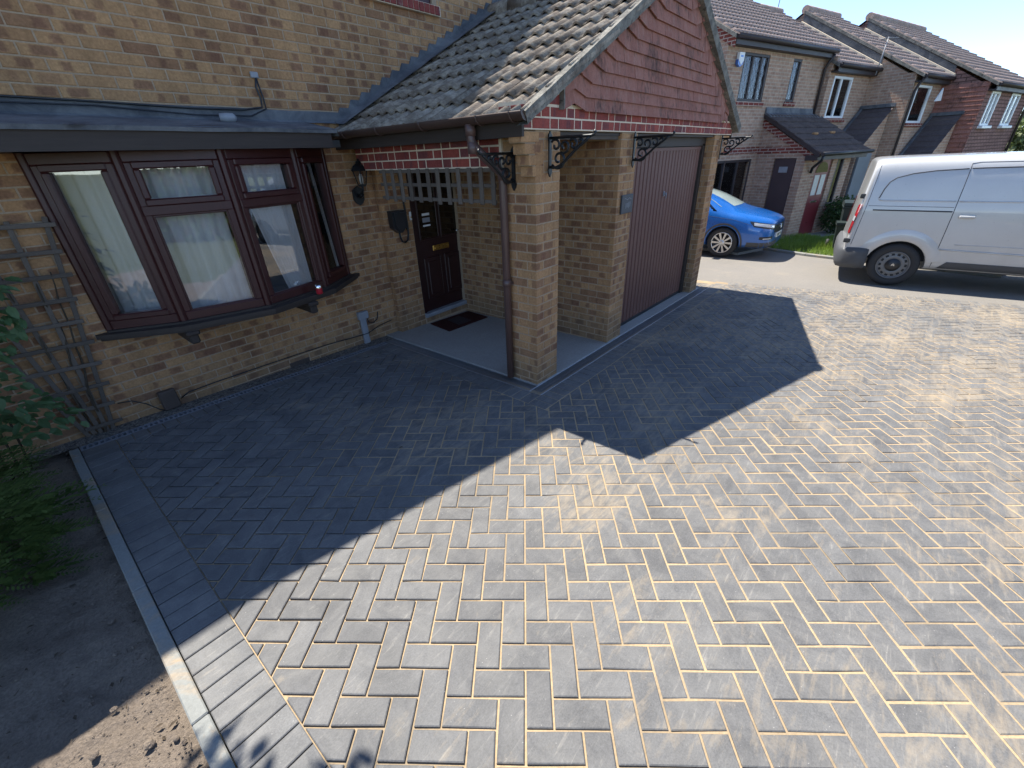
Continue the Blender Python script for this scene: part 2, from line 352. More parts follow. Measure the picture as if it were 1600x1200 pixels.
def paint(name, c, coat=.6, metal=.0, rough=.35, dirt=.35):
    t = NT(name); n = t.noise(2.5, 4); d = t.noise(30, 5, .7); z = t.node('SeparateXYZ', None, i0=t.obj()).outputs[2]
    col = t.mul(c, t.ramp(n, [(.3, .95), (.7, 1.03)])); dm = t.math('MULTIPLY', t.mr(t.math('ADD', z, t.math('MULTIPLY', t.noise(5, 6, .75), .5)), .95, .45), dirt); dm = t.math('ADD', dm, t.mr(t.noise(60, 3, .8), .62, .8, 0, .10)); col = t.mix(dm, col, (.30, .27, .23))
    t.base(col, t.math('ADD', t.mr(d, .3, .7, rough-.04, rough+.08), t.math('MULTIPLY', dm, .4)), metal, .5); t.b.inputs['Coat Weight'].default_value = coat; t.b.inputs['Coat Roughness'].default_value = .03; return t.m
M['bluepaint'] = paint('blue_car_paint', (.004, .115, .42), .9, .2, .28, .12)
M['vanpaint'] = paint('silver_van_paint', (.50, .495, .48), .8, .10, .30)
M['seam'] = plain('panel_seam', (.05, .05, .055), .7)
M['redlens'] = plain('red_lens', (.36, .012, .016), .15, 0, .1, 20)
M['clearlens'] = plain('clear_lens', (.55, .56, .58), .12, .1, .15, 20)
M['screen'] = plain('pale_windscreen', (.26, .31, .29), .08, 0, .1, 3)
M['plate'] = plain('number_plate', (.72, .74, .66), .4, 0, .04, 20)
M['bin'] = plain('bin_plastic', (.012, .022, .020), .5, 0, .15, 5)
def leaf(name, c1, c2, tr=.25):
    t = NT(name); r = t.rng(); c = t.mix(t.hash(r, 2.3), c1, c2); t.base(c, .55, 0, .35)
    ts = t.node('BsdfTranslucent', None, Color=t.mul(c, (1.5, 1.6, .8))); mx = t.node('MixShader', None, i0=tr)
    t.t.links.new(t.b.outputs[0], mx.inputs[1]); t.t.links.new(ts.outputs[0], mx.inputs[2]); t.t.links.new(mx.outputs[0], t.out.inputs[0]); return t.m
M['conifer'] = leaf('conifer_foliage', (.040, .072, .016), (.115, .160, .040))
M['broad'] = leaf('climber_leaf', (.060, .115, .042), (.105, .165, .070))
M['shrub'] = leaf('shrub_leaf', (.030, .062, .020), (.060, .105, .032))
M['grass'] = leaf('grass_blade', (.12, .20, .03), (.22, .30, .06))
M['paletree'] = leaf('pale_tree_leaf', (.10, .13, .06), (.22, .25, .14))
M['bark'] = plain('bark', (.075, .058, .042), .95, 0, .3, 20, .5, .1)
# ================================================================ SETTING
mb = MB(); S = 1500
for i in range(-1, 1):
    for j in range(-1, 1):
        x0, y0 = i*S, j*S; mb.face([(x, y, gz(x, y)*(1 if max(abs(x), abs(y)) < 1 else .02)-.20) for x, y in ((x0, y0), (x0+S, y0), (x0+S, y0+S), (x0, y0+S))])
# near part follows the fall of the site, far part levels out
mb = MB(); R = [-1500, -200, -60, -25, -12, -5, 0, 5, 12, 25, 60, 200, 1500]
def farz(x, y):
    d = max(abs(x-4), abs(y)); k = 1 if d < 26 else 26/d
    return gz(x, y)*k-.16
for i in range(12):
    for j in range(12):
        mb.face([(x, y, farz(x, y)) for x, y in ((R[i], R[j]), (R[i+1], R[j]), (R[i+1], R[j+1]), (R[i], R[j+1]))])
g = mb.build('ground', M['farground']); tag(g, 'rough ground around the houses', None, None, 'structure')
# road sheet beyond the driveway (a court shared by the houses)
RW = Vector((.19, -.982))                      # direction of the road edge
RE = Vector((5.44, -.913))                     # a point on it
def rx(y): return RE.x+(y-RE.y)*RW.x/RW.y      # x of the driveway end at a given y
mb = MB(); ys = [-16, -9, -6, -4, -2, -1, 0, 1, 2, 4, 8, 14]
for a, b in zip(ys, ys[1:]):
    xs0 = [rx(a)-.05, rx(a)+2, rx(a)+5, 16]; xs1 = [rx(b)-.05, rx(b)+2, rx(b)+5, 16]
    for k in range(3): mb.face([(x, y, gz(x, y)-.012) for x, y in ((xs0[k], a), (xs0[k+1], a), (xs1[k+1], b), (xs1[k], b))])
o = mb.build('road', M['asphalt']); tag(o, 'sandy grey tarmac road at the end of the driveway', None, None, 'structure')
# ---- driveway: sand bed, block pavers
LATO = Vector((-2.7629, -1.0671)); LW = .1059; LA = -pi/4-.1189
LU = Vector((cos(LA), sin(LA))); LV = Vector((-LU.y, LU.x))
XL, YT, XN, YN = -2.822, 2.035, -.335, -.335   # edges of the herringbone field
drive = None
def fill(x, y):
    n = mnoise.noise(Vector((x*.9, y*.9, 3.3)))*.5+mnoise.noise(Vector((x*2.7, y*2.7, 9)))*.3
    return smooth(-2.6, -1.5, x+n*.9)*smooth(1.5, -.2, y+n*1.2)*(.45+.55*smooth(-.6, -.1, mnoise.noise(Vector((x*1.7, y*1.7, 21)))+.5*mnoise.noise(Vector((x*5, y*5, 2)))))
mb = MB(); step = .07; x = -3.03
nx = int((6.6+3.03)/step); ny = int((2.3+6.2)/step)
vid = {}
def sv(i, j):
    if (i, j) not in vid:
        x = -3.03+i*step; y = -6.2+j*step; vid[i, j] = len(mb.v)
        dz = -.0105+.0070*fill(x, y)+.0016*mnoise.noise(Vector((x*7, y*7, 0)))
        mb.v.append((x, y, gz(x, y)+dz))
    return vid[i, j]
for i in range(nx):
    for j in range(ny):
        x = -3.03+(i+.5)*step; y = -6.2+(j+.5)*step
        if x > rx(y)-.02 or (4.6 > x > -.12 and y > -.12): continue
        if y > 2.22: continue
        mb.f.append((sv(i, j), sv(i+1, j), sv(i+1, j+1), sv(i, j+1))); mb.uv.append(None); mb.sm.append(True)
drive = mb.build('driveway', M['sand'], recalc=False); tag(drive, 'new charcoal block paved driveway with pale jointing sand', None, None, 'structure')
GN = Vector((-SX, -SY, 1)).normalized()
def gmat(c, ex):
    # frame lying on the sloping ground: x along ex (2D), z along ground normal
    e = Vector((ex[0], ex[1], SX*ex[0]+SY*ex[1])).normalized(); f = GN.cross(e)
    return Matrix(((e.x, f.x, GN.x, c[0]), (e.y, f.y, GN.y, c[1]), (e.z, f.z, GN.z, gz(*c)), (0, 0, 0, 1)))
def clip(poly, a, b, c):
    # keep a*x+b*y<=c
    out = []
    for i in range(len(poly)):
        p, q = poly[i], poly[(i+1) % len(poly)]; dp = a*p[0]+b*p[1]-c; dq = a*q[0]+b*q[1]-c
        if dp <= 0: out.append(p)
        if (dp < 0 < dq) or (dq < 0 < dp):
            t = dp/(dp-dq); out.append((p[0]+(q[0]-p[0])*t, p[1]+(q[1]-p[1])*t))
    return out
def area(p): return .5*abs(sum(p[i][0]*p[(i+1) % len(p)][1]-p[(i+1) % len(p)][0]*p[i][1] for i in range(len(p))))
def inset(poly, d):
    n = len(poly); A = sum(poly[i][0]*poly[(i+1) % n][1]-poly[(i+1) % n][0]*poly[i][1] for i in range(n)); s = 1 if A > 0 else -1; out = []
    for i in range(n):
        p0, p1, p2 = Vector(poly[i-1]), Vector(poly[i]), Vector(poly[(i+1) % n])
        e1 = (p1-p0).normalized(); e2 = (p2-p1).normalized(); n1 = Vector((-e1.y, e1.x))*s; n2 = Vector((-e2.y, e2.x))*s
        b = n1+n2
        if b.length < .2: out.append(tuple(p1+n1*d)); continue
        b.normalize(); out.append(tuple(p1+b*(d/max(.35, b.dot(n1)))))
    return out
def blockmesh(mb, poly, zoff=0., fn=None, cw=.0038, cd=.0028):
    fn = fn or (lambda x, y, z: (x, y, gz(x, y)+z))
    top = inset(poly, cw); n = len(poly); b = len(mb.v)
    mb.v += [fn(*p, zoff) for p in top]+[fn(*p, zoff-cd) for p in poly]+[fn(*p, zoff-.03) for p in poly]
    A = sum(poly[i][0]*poly[(i+1) % n][1]-poly[(i+1) % n][0]*poly[i][1] for i in range(n))
    o = 1 if A > 0 else -1
    def add(f): mb.f.append(tuple(f)[::o]); mb.uv.append(None); mb.sm.append(False)
    add([b+i for i in range(n)])
    for k in (0, n):
        for i in range(n): j = (i+1) % n; add([b+k+n+i, b+k+n+j, b+k+j, b+k+i])
GAP = .0046
protoH = MB(); blockmesh(protoH, [(-LW+GAP, -LW/2+GAP), (LW-GAP, -LW/2+GAP), (LW-GAP, LW/2-GAP), (-LW+GAP, LW/2-GAP)], 0, lambda x, y, z: (x, y, z)); PAVER = protoH.mesh('block_paver'); PAVER.materials.append(M['paver'])
whole = []; cut = []
for i in range(-70, 120):
    for j in range(-70, 120):
        for k in (0, 1):
            u0, v0 = (i+3*j, i-j) if k == 0 else (2+i+3*j, -1+i-j)
            du, dv = (2, 1) if k == 0 else (1, 2)
            c = LATO+(LU*(u0+du/2)+LV*(v0+dv/2))*LW
            if not (-3.1 < c.x < 6.7 and -6.0 < c.y < 2.3): continue
            pts = [LATO+(LU*(u0+a)+LV*(v0+b))*LW for a, b in ((GAP/LW, GAP/LW), (du-GAP/LW, GAP/LW), (du-GAP/LW, dv-GAP/LW), (GAP/LW, dv-GAP/LW))]
            poly = [(p.x, p.y) for p in pts]; P0 = poly
            poly = clip(poly, -1, 0, -XL); poly = clip(poly, 0, 1, YT) if poly else poly
            if poly:
                nn = Vector((-RW.y, RW.x)); poly = clip(poly, nn.x, nn.y, nn.dot(RE)-.215)
            if poly and any(4.68 > p[0] > XN and p[1] > YN for p in poly):
                poly = clip(poly, -1, 0, -4.68) if c.x > 4.6 else clip(poly, 1, 0, XN) if c.y > c.x else clip(poly, 0, 1, YN)
            if not poly or len(poly) < 3 or area(poly) < .0004: continue
            if len(poly) == 4 and abs(area(poly)-area(P0)) < 1e-7: whole.append((c, LU if k == 0 else LV, poly))
            else: cut.append(poly)
def parea(pts, z=0):
    q = [proj((x, y, gz(x, y)+z)) for x, y in pts]
    if any(p is None for p in q): return 0
    cx = sum(p[0] for p in q)/len(q); cy = sum(p[1] for p in q)/len(q)
    if not (-20 < cx < 1620 and -20 < cy < 1220): return 0
    return area(q)
whole.sort(key=lambda t: -parea(t[2]))
def subobj(name, me, part, mw):
    o = bpy.data.objects.new(name, me); COL.objects.link(o); o.parent = part; o.matrix_basis = mw; return o
for c, e, poly in whole[:255]:
    mw = gmat((c.x, c.y), (e.x, e.y)); mw = mw @ Matrix.Translation((0, 0, random.uniform(-.0012, .0012))) @ Matrix.Rotation(random.gauss(0, .010), 4, 'Z') @ Matrix.Rotation(random.gauss(0, .008), 4, 'X') @ Matrix.Rotation(random.gauss(0, .004), 4, 'Y')
    subobj('block_paver', PAVER, drive, mw)
rest = MB()
for c, e, poly in whole[255:]: blockmesh(rest, inset(poly, random.uniform(-.0008, .0012)), random.uniform(-.0018, .0015))
for poly in cut: blockmesh(rest, inset(poly, .0008), random.uniform(-.0015, .0012))
# soldier courses: left border, along the house drain, porch drain, garage drain, road end
bord = []
y = YT
while y > -5.6: bord.append([(-3.0305, y-.0995), (XL-.004, y-.0995), (XL-.004, y-.002), (-3.0305, y-.002)]); y -= .1035
x = -2.82
sold = []
while x < XN+.18:
    x1 = min(x+.1015, -.142); sold.append([(x+.002, YT+.006), (x1-.001, YT+.006), (x1-.001, 2.185), (x+.002, 2.185)]); x += .1035
sold.insert(0, [(-3.0305, YT+.006), (-2.824, YT+.006), (-2.824, 2.185), (-3.0305, 2.185)])
y = YT-.002
while y > -.14: sold.append([(XN+.008, y-.0995), (-.142, y-.0995), (-.142, y-.002), (XN+.008, y-.002)]); y -= .1035
x = XN+.004
while x < rx(-.2)-.22: sold.append([(x+.002, YN+.008), (x+.1, YN+.008), (x+.1, -.142), (x+.002, -.142)]); x += .1035
s = 0; nrm = Vector((-RW.y, RW.x))
A0 = RE-RW*.62
while s < 5.6:
    p = A0+RW*s-nrm*.205; q = A0+RW*(s+.0985)-nrm*.205; r_ = q+nrm*.198; t_ = p+nrm*.198; sold.append([tuple(p), tuple(q), tuple(r_), tuple(t_)]); s += .1025
bset = sorted(bord+sold, key=lambda p: -parea(p))
for k, p in enumerate(bset):
    if k < 45:
        m1 = MB(); cx = sum(q[0] for q in p)/4; cy = sum(q[1] for q in p)/4
        blockmesh(m1, [(q[0]-cx, q[1]-cy) for q in p], random.uniform(-.001, .001), lambda a, b, z: (a, b, SX*a+SY*b+z)); me = m1.mesh('border_block'); me.materials.append(M['border'])
        o = subobj('border_block', me, drive, Matrix.Translation((cx, cy, gz(cx, cy))))
mb2 = MB()
for p in bset[45:]: blockmesh(mb2, p, random.uniform(-.001, .001))
o = place('border_block_course', mb2.mesh('border_block_course'), M['border']); o.parent = drive; o['kind'] = 'stuff'
o = place('block_paver_field', rest.mesh('block_paver_field'), M['paver']); o.parent = drive; o['kind'] = 'stuff'
# ---- soil bed left of the edging
mb = MB(); vid = {}
def sv2(i, j):
    if (i, j) not in vid:
        x = -3.075-i*.035-(.0008*i*i); y = -3.2+j*.04; vid[i, j] = len(mb.v)
        h = -.05+.034*mnoise.noise(Vector((x*3, y*3, 1)))+.020*mnoise.noise(Vector((x*14, y*14, 4)))+.013*mnoise.noise(Vector((x*37, y*37, 7)))-.02*smooth(0, .25, -3.105-x)
        mb.v.append((x, y, gz(x, y)+h))
    return vid[i, j]
for i in range(60):
    for j in range(140): mb.f.append((sv2(i, j), sv2(i, j+1), sv2(i+1, j+1), sv2(i+1, j))); mb.uv.append(None); mb.sm.append(True)
o = mb.build('soil_bed', M['soil'], recalc=False); tag(o, 'bare lumpy brown soil beside the concrete edging', None, None, 'structure')
for k, (x, y, s) in enumerate([(-3.22, -.56, .020), (-3.36, -.44, .016), (-3.15, -.62, .012), (-3.28, -.30, .012), (-3.2, .2, .014)]):
    bm = bmesh.new(); bmesh.ops.create_icosphere(bm, subdivisions=2, radius=s)
    for v in bm.verts: v.co *= 1+.35*mnoise.noise(v.co*60+Vector((k, 0, 0))); v.co.z *= .6
    me = bpy.data.meshes.new('stone'); bm.to_mesh(me); bm.free(); o = place('stone', me, M['soil']); o.location = (x, y, gz(x, y)-.045)
    tag(o, ['largest dark clod on the sunlit soil beside the edging', 'small clod near the left end of the sunlit soil', 'small clod in the soil close to the edging and the leaf shadow', 'small clod at the shadow line in the soil', 'small clod in the shaded soil beside the edging'][k], 'clod', 'clods on the soil bed')
cr = MB()
for k in range(2600):
    x = -3.12-random.random()**1.4*.9; y = random.uniform(-1.4, 2.2); s = random.uniform(.002, .006)*(2.2 if random.random() < .08 else 1); z = gz(x, y)-.045-.02*smooth(0, .25, -3.105-x)+.03*mnoise.noise(Vector((x*3, y*3, 1)))
    vs_ = [Vector(v)*s*random.uniform(.6, 1.3)+Vector((x, y, z)) for v in ((1, 0, 0), (-1, 0, 0), (0, 1, 0), (0, -1, 0), (0, 0, .8), (0, 0, -.8))]
    cr.raw(vs_, [(0, 2, 4), (2, 1, 4), (1, 3, 4), (3, 0, 4), (2, 0, 5), (1, 2, 5), (3, 1, 5), (0, 3, 5)])
o = cr.build('soil_crumbs', M['soil']); tag(o, 'loose crumbs of earth scattered over the soil bed', 'soil', None, 'stuff')
lt = MB()
for k in range(260):
    x = -3.11-random.random()**1.3*.8; y = random.uniform(-1.2, 2.2); z = gz(x, y)-.038-.02*smooth(0, .25, -3.105-x)+.034*mnoise.noise(Vector((x*3, y*3, 1))); a = random.uniform(0, 6.3); L = random.uniform(.012, .04)
    if k % 3: lt.raw([(x, y, z), (x+L*cos(a), y+L*sin(a), z+random.uniform(-.003, .006)), (x+L*cos(a+.12), y+L*sin(a+.12), z)], [(0, 1, 2)])
    else: lt.raw([(x, y, z), (x+L*.5*cos(a+.5), y+L*.5*sin(a+.5), z+.005), (x+L*cos(a), y+L*sin(a), z), (x+L*.5*cos(a-.5), y+L*.5*sin(a-.5), z+.003)], [(0, 1, 2, 3)])
o = lt.build('leaf_litter', M['bark'], recalc=False); tag(o, 'bits of dry leaf and twig on the soil bed', 'leaf litter', None, 'stuff')
# ---- concrete edging: separate lengths
ed = thing('concrete_edging', 'pale concrete path edging between soil and paving', 'edging', (-3.07, 2.0, gz(-3.07, 2.0)))
y = 2.26
for L in (.17, .915, .915, .915, .915, .915, .915):
    m1 = MB(); m = gmat((-3.066, y-L/2), (1, 0)); m1.cbox((-.027, -L/2+.002, -.13), (.031, L/2-.002, .004), .005, m); m1.build('edging_length', M['edging'], ed); y -= L
# ---- gravel strip and porch floor, garage apron
mb = MB(); mb.face([(x, y, gz(x, y)+.002) for x, y in ((-3.3, 2.272), (.2, 2.272), (.2, 2.46), (-3.3, 2.46))]); o = mb.build('gravel_strip', M['gravel']); tag(o, 'thin strip of gravel between house wall and drain', None, None, 'structure')
mb = MB(); mb.prism([(-.005, -.005), (4.62, -.005), (4.62, .5), (1.6, .5), (1.6, 2.46), (-.005, 2.46)], -.3, 0); mb.v = [(x, y, (gz(x, y)+.012 if z > -.1 else -.5)) for x, y, z in mb.v]
o = mb.build('porch_floor', M['concrete']); tag(o, 'grey concrete floor of the porch and garage threshold', None, None, 'structure')
# ---- drainage channels
def channel(name, label, p0, p1, wid, slots):
    th = thing(name, label, 'drain', (p0[0], p0[1], gz(*p0)))
    p0 = Vector(p0); p1 = Vector(p1); d = (p1-p0); L = d.length; d.normalize(); m = gmat(p0, d)
    b = MB()
    for s in (0, 1): b.cbox((0, s*(wid-.012), -.04), (L, s*(wid-.012)+.012, .001), .002, m)
    b.build('channel_rim', M['grate'] if not slots else M['plastic_channel'], th)
    b = MB(); b.box((0, .01, -.05), (L, wid-.01, -.03), m); b.build('channel_bed', M['darkvoid'], th)
    b = MB()
    if slots:
        n = int(L/.036)
        for i in range(n): b.box((i*.036, .012, -.012), (i*.036+.015, wid-.012, .0), m)
    else:
        n = int(L/.0165)
        for i in range(n): b.box((i*.0165, .012, -.012), (i*.0165+.0052, wid-.012, -.0015), m)
        for k in range(1, 2): b.box((0, wid*k/2-.002, -.014), (L, wid*k/2+.002, -.004), m)
    b.build('grating', M['grate'] if not slots else M['plastic_channel'], th, kind='stuff')
channel('drainage_channel', 'dark slotted drain running below the bay window', (-3.03, 2.188), (-.14, 2.188), .085, True)
channel('drainage_channel', 'steel grated drain along the porch side, bay wall to pillar', (-.012, 2.27), (-.012, -.012), -.12, False)
channel('drainage_channel', 'steel grated drain across the garage front', (-.135, -.012), (rx(-.1)-.35, -.012), -.12, False)
# ================================================================ OUR HOUSE
YB, YP = 2.44, 2.36; HL = 2.127
house = thing('brick_house', 'buff brick house with rosewood bay window, tiled porch and brown garage door', 'house', (0, 2.4, 0))
def hpart(mb, name, mat, **k): return mb.build(name, mat, house, **k)
# brick prototypes -------------------------------------------------
def brick_geo(mb, L, H, fn, D=.05, c=.0035):
    i = len(mb.v); a = [(0, 0), (L, 0), (L, H), (0, H)]; q = [(c, c), (L-c, c), (L-c, H-c), (c, H-c)]
    mb.v += [fn(x, -.0, z) for x, z in q]+[fn(x, c*.8, z) for x, z in a]+[fn(x, D, z) for x, z in a]
    def uv(p): return (p[0]/L*min(1, L/.215), p[1]/H)
    mb.f.append((i, i+1, i+2, i+3)); mb.uv.append([uv(p) for p in q]); mb.sm.append(False)
    for b0, P, Q in ((0, q, a), (4, a, a)):
        for k in range(4):
            k2 = (k+1) % 4; mb.f.append((i+b0+4+k, i+b0+4+k2, i+b0+k2, i+b0+k)); mb.uv.append([uv(Q[k]), uv(Q[k2]), uv(P[k2]), uv(P[k])]); mb.sm.append(False)
b = MB(); brick_geo(b, 1, .065, lambda x, y, z: (x, y, z)); 
def brickproto(L, mat):
    key = (round(L, 3), mat)
    if key not in BP:
        m_ = MB(); brick_geo(m_, L, .065, lambda x, y, z: (x, y, z)); me = m_.mesh('brick'); me.materials.append(M[mat]); BP[key] = me
    return BP[key]
BP = {}; BR = []                                # collected: (area, part, origin, e, n, L, H, mat)
def bricks(part, origin, n, s0, s1, z0, z1, holes=(), mat='brick', keep=None, phase=0., bond='stretcher', proud=0.):
    n = Vector((n[0], n[1], 0)); e = Vector((-n.y, n.x, 0)); O = Vector(origin)
    k = 0; z = z0
    while z < z1-.02:
        H = min(.065, z1-z); s = s0-(.1125 if k % 2 else 0)-phase
        pat = 0
        while s < s1:
            L = .215
            if bond == 'mixed': L = .1025 if pat % 2 == (0 if True else 1) else .215
            pat += 1
            segs = [(max(s, s0), min(s+L, s1))]
            for hs0, hs1, hz0, hz1 in holes:
                if z+H*.6 > hz0 and z+H*.4 < hz1:
                    ns = []
                    for a, c in segs:
                        if c <= hs0 or a >= hs1: ns.append((a, c)); continue
                        if a < hs0-.02: ns.append((a, hs0-.004))
                        if c > hs1+.02: ns.append((hs1+.004, c))
                    segs = ns
            for a, c in segs:
                if c-a < .02: continue
                if keep and not keep((a+c)/2, z+H/2): continue
                p = O+e*a+Vector((0, 0, z))+n*(proud+random.uniform(-.0015, .0015))
                q = [proj(p+e*x+Vector((0, 0, y))) for x, y in ((0, 0), (c-a, 0), (c-a, H), (0, H))]
                ar = area(q) if all(q) and any(-5 < t_[0] < 1605 and -5 < t_[1] < 1205 for t_ in q) else 0
                BR.append((ar, part, p, e, n, c-a, H, mat))
            s += L+.01
        z += .075; k += 1
# --- main wall backing with openings (built as strips around the bay)
w1 = MB()
def slab(mb, x0, x1, z0, z1, y=YB, d=.25): mb.box((x0, y+.0035, z0), (x1, y+d, z1))
for r_ in ((-6, -2.50, -.4, 2.2), (-.36, .19, -.4, 2.2), (-2.50, -.36, -.4, .82), (-6, 4.6, 2.2, 3.42), (-6, .42, 3.42, 5.0), (1.36, 4.6, 3.42, 5.0)): slab(w1, *r_)
w1.box((.196, YP+.0035, -.4), (.60, YB+.25, 2.2)); w1.box((.60, YP+.0035, 2.06), (1.374, YB+.25, 2.2)); w1.box((1.53, YP+.1, -.4), (1.6, YB+.25, 2.2))
w1.box((.60, YP+.0035, -.4), (1.53, YB+.25, .045))
wall = hpart(w1, 'wall', M['mortar'])
PZ0 = -.12
ROOFS = .52
def below_roof(s, z): return True
bricks(wall, (0, YB, 0), (0, -1), -3.5, .192, PZ0, 4.0, holes=[(-2.50, -.36, .80, 2.13), (-1.27, -1.03, -.01, .055)], mat='brick')
bricks(wall, (0, YB, 0), (0, -1), .192, 3.2, 2.28, 4.0, holes=[(.38, 1.42, 3.41, 4.2)], keep=lambda s, z: z > 2.225+.104+ROOFS*s-.0, phase=.08)
bricks(wall, (0, YP, 0), (0, -1), .19, 1.376, PZ0, 2.1, holes=[(.60, 1.53, 0.02, 2.06)])
bricks(wall, (.19, YB, 0), (-1, 0), 0, .08, PZ0, 2.1)
# air brick
m1 = MB(); m1.cbox((-1.262, YB-.004, -.008), (-1.04, YB+.03, .052), .004); 
for k in range(7): m1.box((-1.25+k*.03, YB-.006, .002), (-1.236+k*.03, YB-.002, .044))
sub(m1, 'air_brick', M['brownplastic'], wall)
# --- garage/porch masonry: pillar, pier, side wall, right pier, lintels
pl = MB(); pl.box((.0035, .0035, -.3), (.3245, .3185, HL)); pillar = hpart(pl, 'pillar', M['mortar'])
bricks(pillar, (0, 0, 0), (0, -1), 0, .328, -.023, HL-.01); bricks(pillar, (0, .322, 0), (-1, 0), 0, .322, -.023, HL-.01, phase=.11)
bricks(pillar, (.328, 0, 0), (1, 0), 0, .32, -.023, HL-.01)
# corbels stepping out under the lintel on the pillar's left side
cb = MB()
for k, (xo, z) in enumerate([(-.172, 2.052), (-.125, 1.977), (-.08, 1.902), (-.04, 1.827)]):
    cb.box((xo+.006, .004, z-.004), (.1, .112, z+.07))
    BR.append((400, pillar, Vector((xo, -.002, z)), Vector((1, 0, 0)), Vector((0, -1, 0)), min(.215, .1-xo), .065, 'brick'))
    BR.append((400, pillar, Vector((xo-.002, .115, z)), Vector((0, -1, 0)), Vector((-1, 0, 0)), .115, .065, 'brick'))
cbo = sub(cb, 'corbel', M['mortar'], pillar)
# garage side wall and piers
gw = MB(); gw.box((1.3775, .11, -.3), (1.60, 2.5, HL)); gw.box((1.3775, .0035, -.3), (1.716, .1099, HL)); gw.box((4.2035, .0035, -.4), (4.5065, 2.5, HL))
gw.box((-.12, .03, HL), (4.8, .23, 2.28)); garage = hpart(gw, 'garage_wall', M['mortar'])
bricks(garage, (1.374, 2.36, 0), (-1, 0), 0, 2.36, -.10, HL-.01, phase=.05)
bricks(garage, (1.374, 0, 0), (0, -1), 0, .348, -.10, HL-.01, phase=.06)
bricks(garage, (1.722, 0, 0), (1, 0), 0, .11, -.10, HL-.01)
bricks(garage, (4.20, 0, 0), (0, -1), 0, .31, -.175, HL-.01); bricks(garage, (4.20, .3, 0), (-1, 0), 0, .3, -.175, HL-.01)
bricks(garage, (4.51, 0, 0), (1, 0), 0, 2.5, -.175, HL-.01)
for k, (xo, z) in enumerate([(4.86, 2.052), (4.78, 1.977), (4.70, 1.902), (4.60, 1.827)]):
    BR.append((60, garage, Vector((4.4, -.002, z)), Vector((1, 0, 0)), Vector((0, -1, 0)), xo-4.4, .065, 'brick'))
# red lintel, two courses across the gable front; three on the porch side
rb = MB(); rb.box((-.1715, -.0178, HL+.002), (4.885, .2, 2.30)); rb.box((-.0178, .32, 1.888), (.2, 2.36, 2.125)); lint = hpart(rb, 'brick_lintel', M['palemortar'])
bricks(lint, (-.174, -.02, 0), (0, -1), 0, 5.06, HL+.01, 2.283, mat='redbrick', bond='mixed', phase=.0)
bricks(lint, (-.174, .2, 0), (-1, 0), 0, .22, HL+.01, 2.283, mat='redbrick')
bricks(lint, (-.02, 2.36, 0), (-1, 0), 0, 2.03, 1.897, 2.12, mat='redbrick', bond='mixed')
# purple and red bricks in the gable foot left of the hung tiles
gf = MB(); gf.prism([(.03, 2.30), (.32, 2.30), (.32, 2.435)], -.2, .0175, Matrix(((1, 0, 0, 0), (0, 0, -1, 0), (0, 1, 0, 0), (0, 0, 0, 1)))); gfo = hpart(gf, 'gable_wall', M['palemortar'])
bricks(gfo, (-.10, -.02, 0), (0, -1), 0, .40, 2.292, 2.50, mat='redbrick', keep=lambda s, z: z < 2.20+(s+.04)*.52, phase=.04)
# upper window sill of red bricks
us = MB(); us.box((.36, YB-.045, 3.39), (1.43, YB+.2, 3.48)); uso = hpart(us, 'window_sill', M['palemortar'])
for k in range(14):
    BR.append((500, uso, Vector((.365+k*.0755, YB-.055, 3.397)), Vector((1, 0, 0)), Vector((0, -1, 0)), .066, .078, 'redbrick'))
uw = MB(); uw.box((.42, YB+.03, 3.48), (1.36, YB+.10, 4.6)); upw = hpart(uw, 'upper_window', M['rosewood'])
m1 = MB(); m1.box((.48, YB+.02, 3.55), (1.30, YB+.028, 4.54)); sub(m1, 'pane', M['darkglass'], upw)
# emit bricks: the largest 300 as objects, the rest joined
BR.sort(key=lambda t: -t[0])
restm = {}
for k, (ar, part, p, e, n, L, H, mat) in enumerate(BR):
    if k < 300:
        me = brickproto(L, mat); y = -n
        mw = Matrix(((e.x, y.x, 0, p.x), (e.y, y.y, 0, p.y), (0, 0, 1, p.z), (0, 0, 0, 1))) @ Matrix.Diagonal((1, 1, H/.065, 1))
        subobj('brick', me, part, mw)
    elif ar > 0 or True:
        mm = restm.setdefault(mat, MB()); brick_geo(mm, L, H, lambda x, y, z, p=p, e=e, n=n: tuple(p+e*x-n*y+Vector((0, 0, z))))
for mat, mm in restm.items():
    o = place('brickwork', mm.mesh('brickwork'), M[mat], house); o['kind'] = 'stuff'
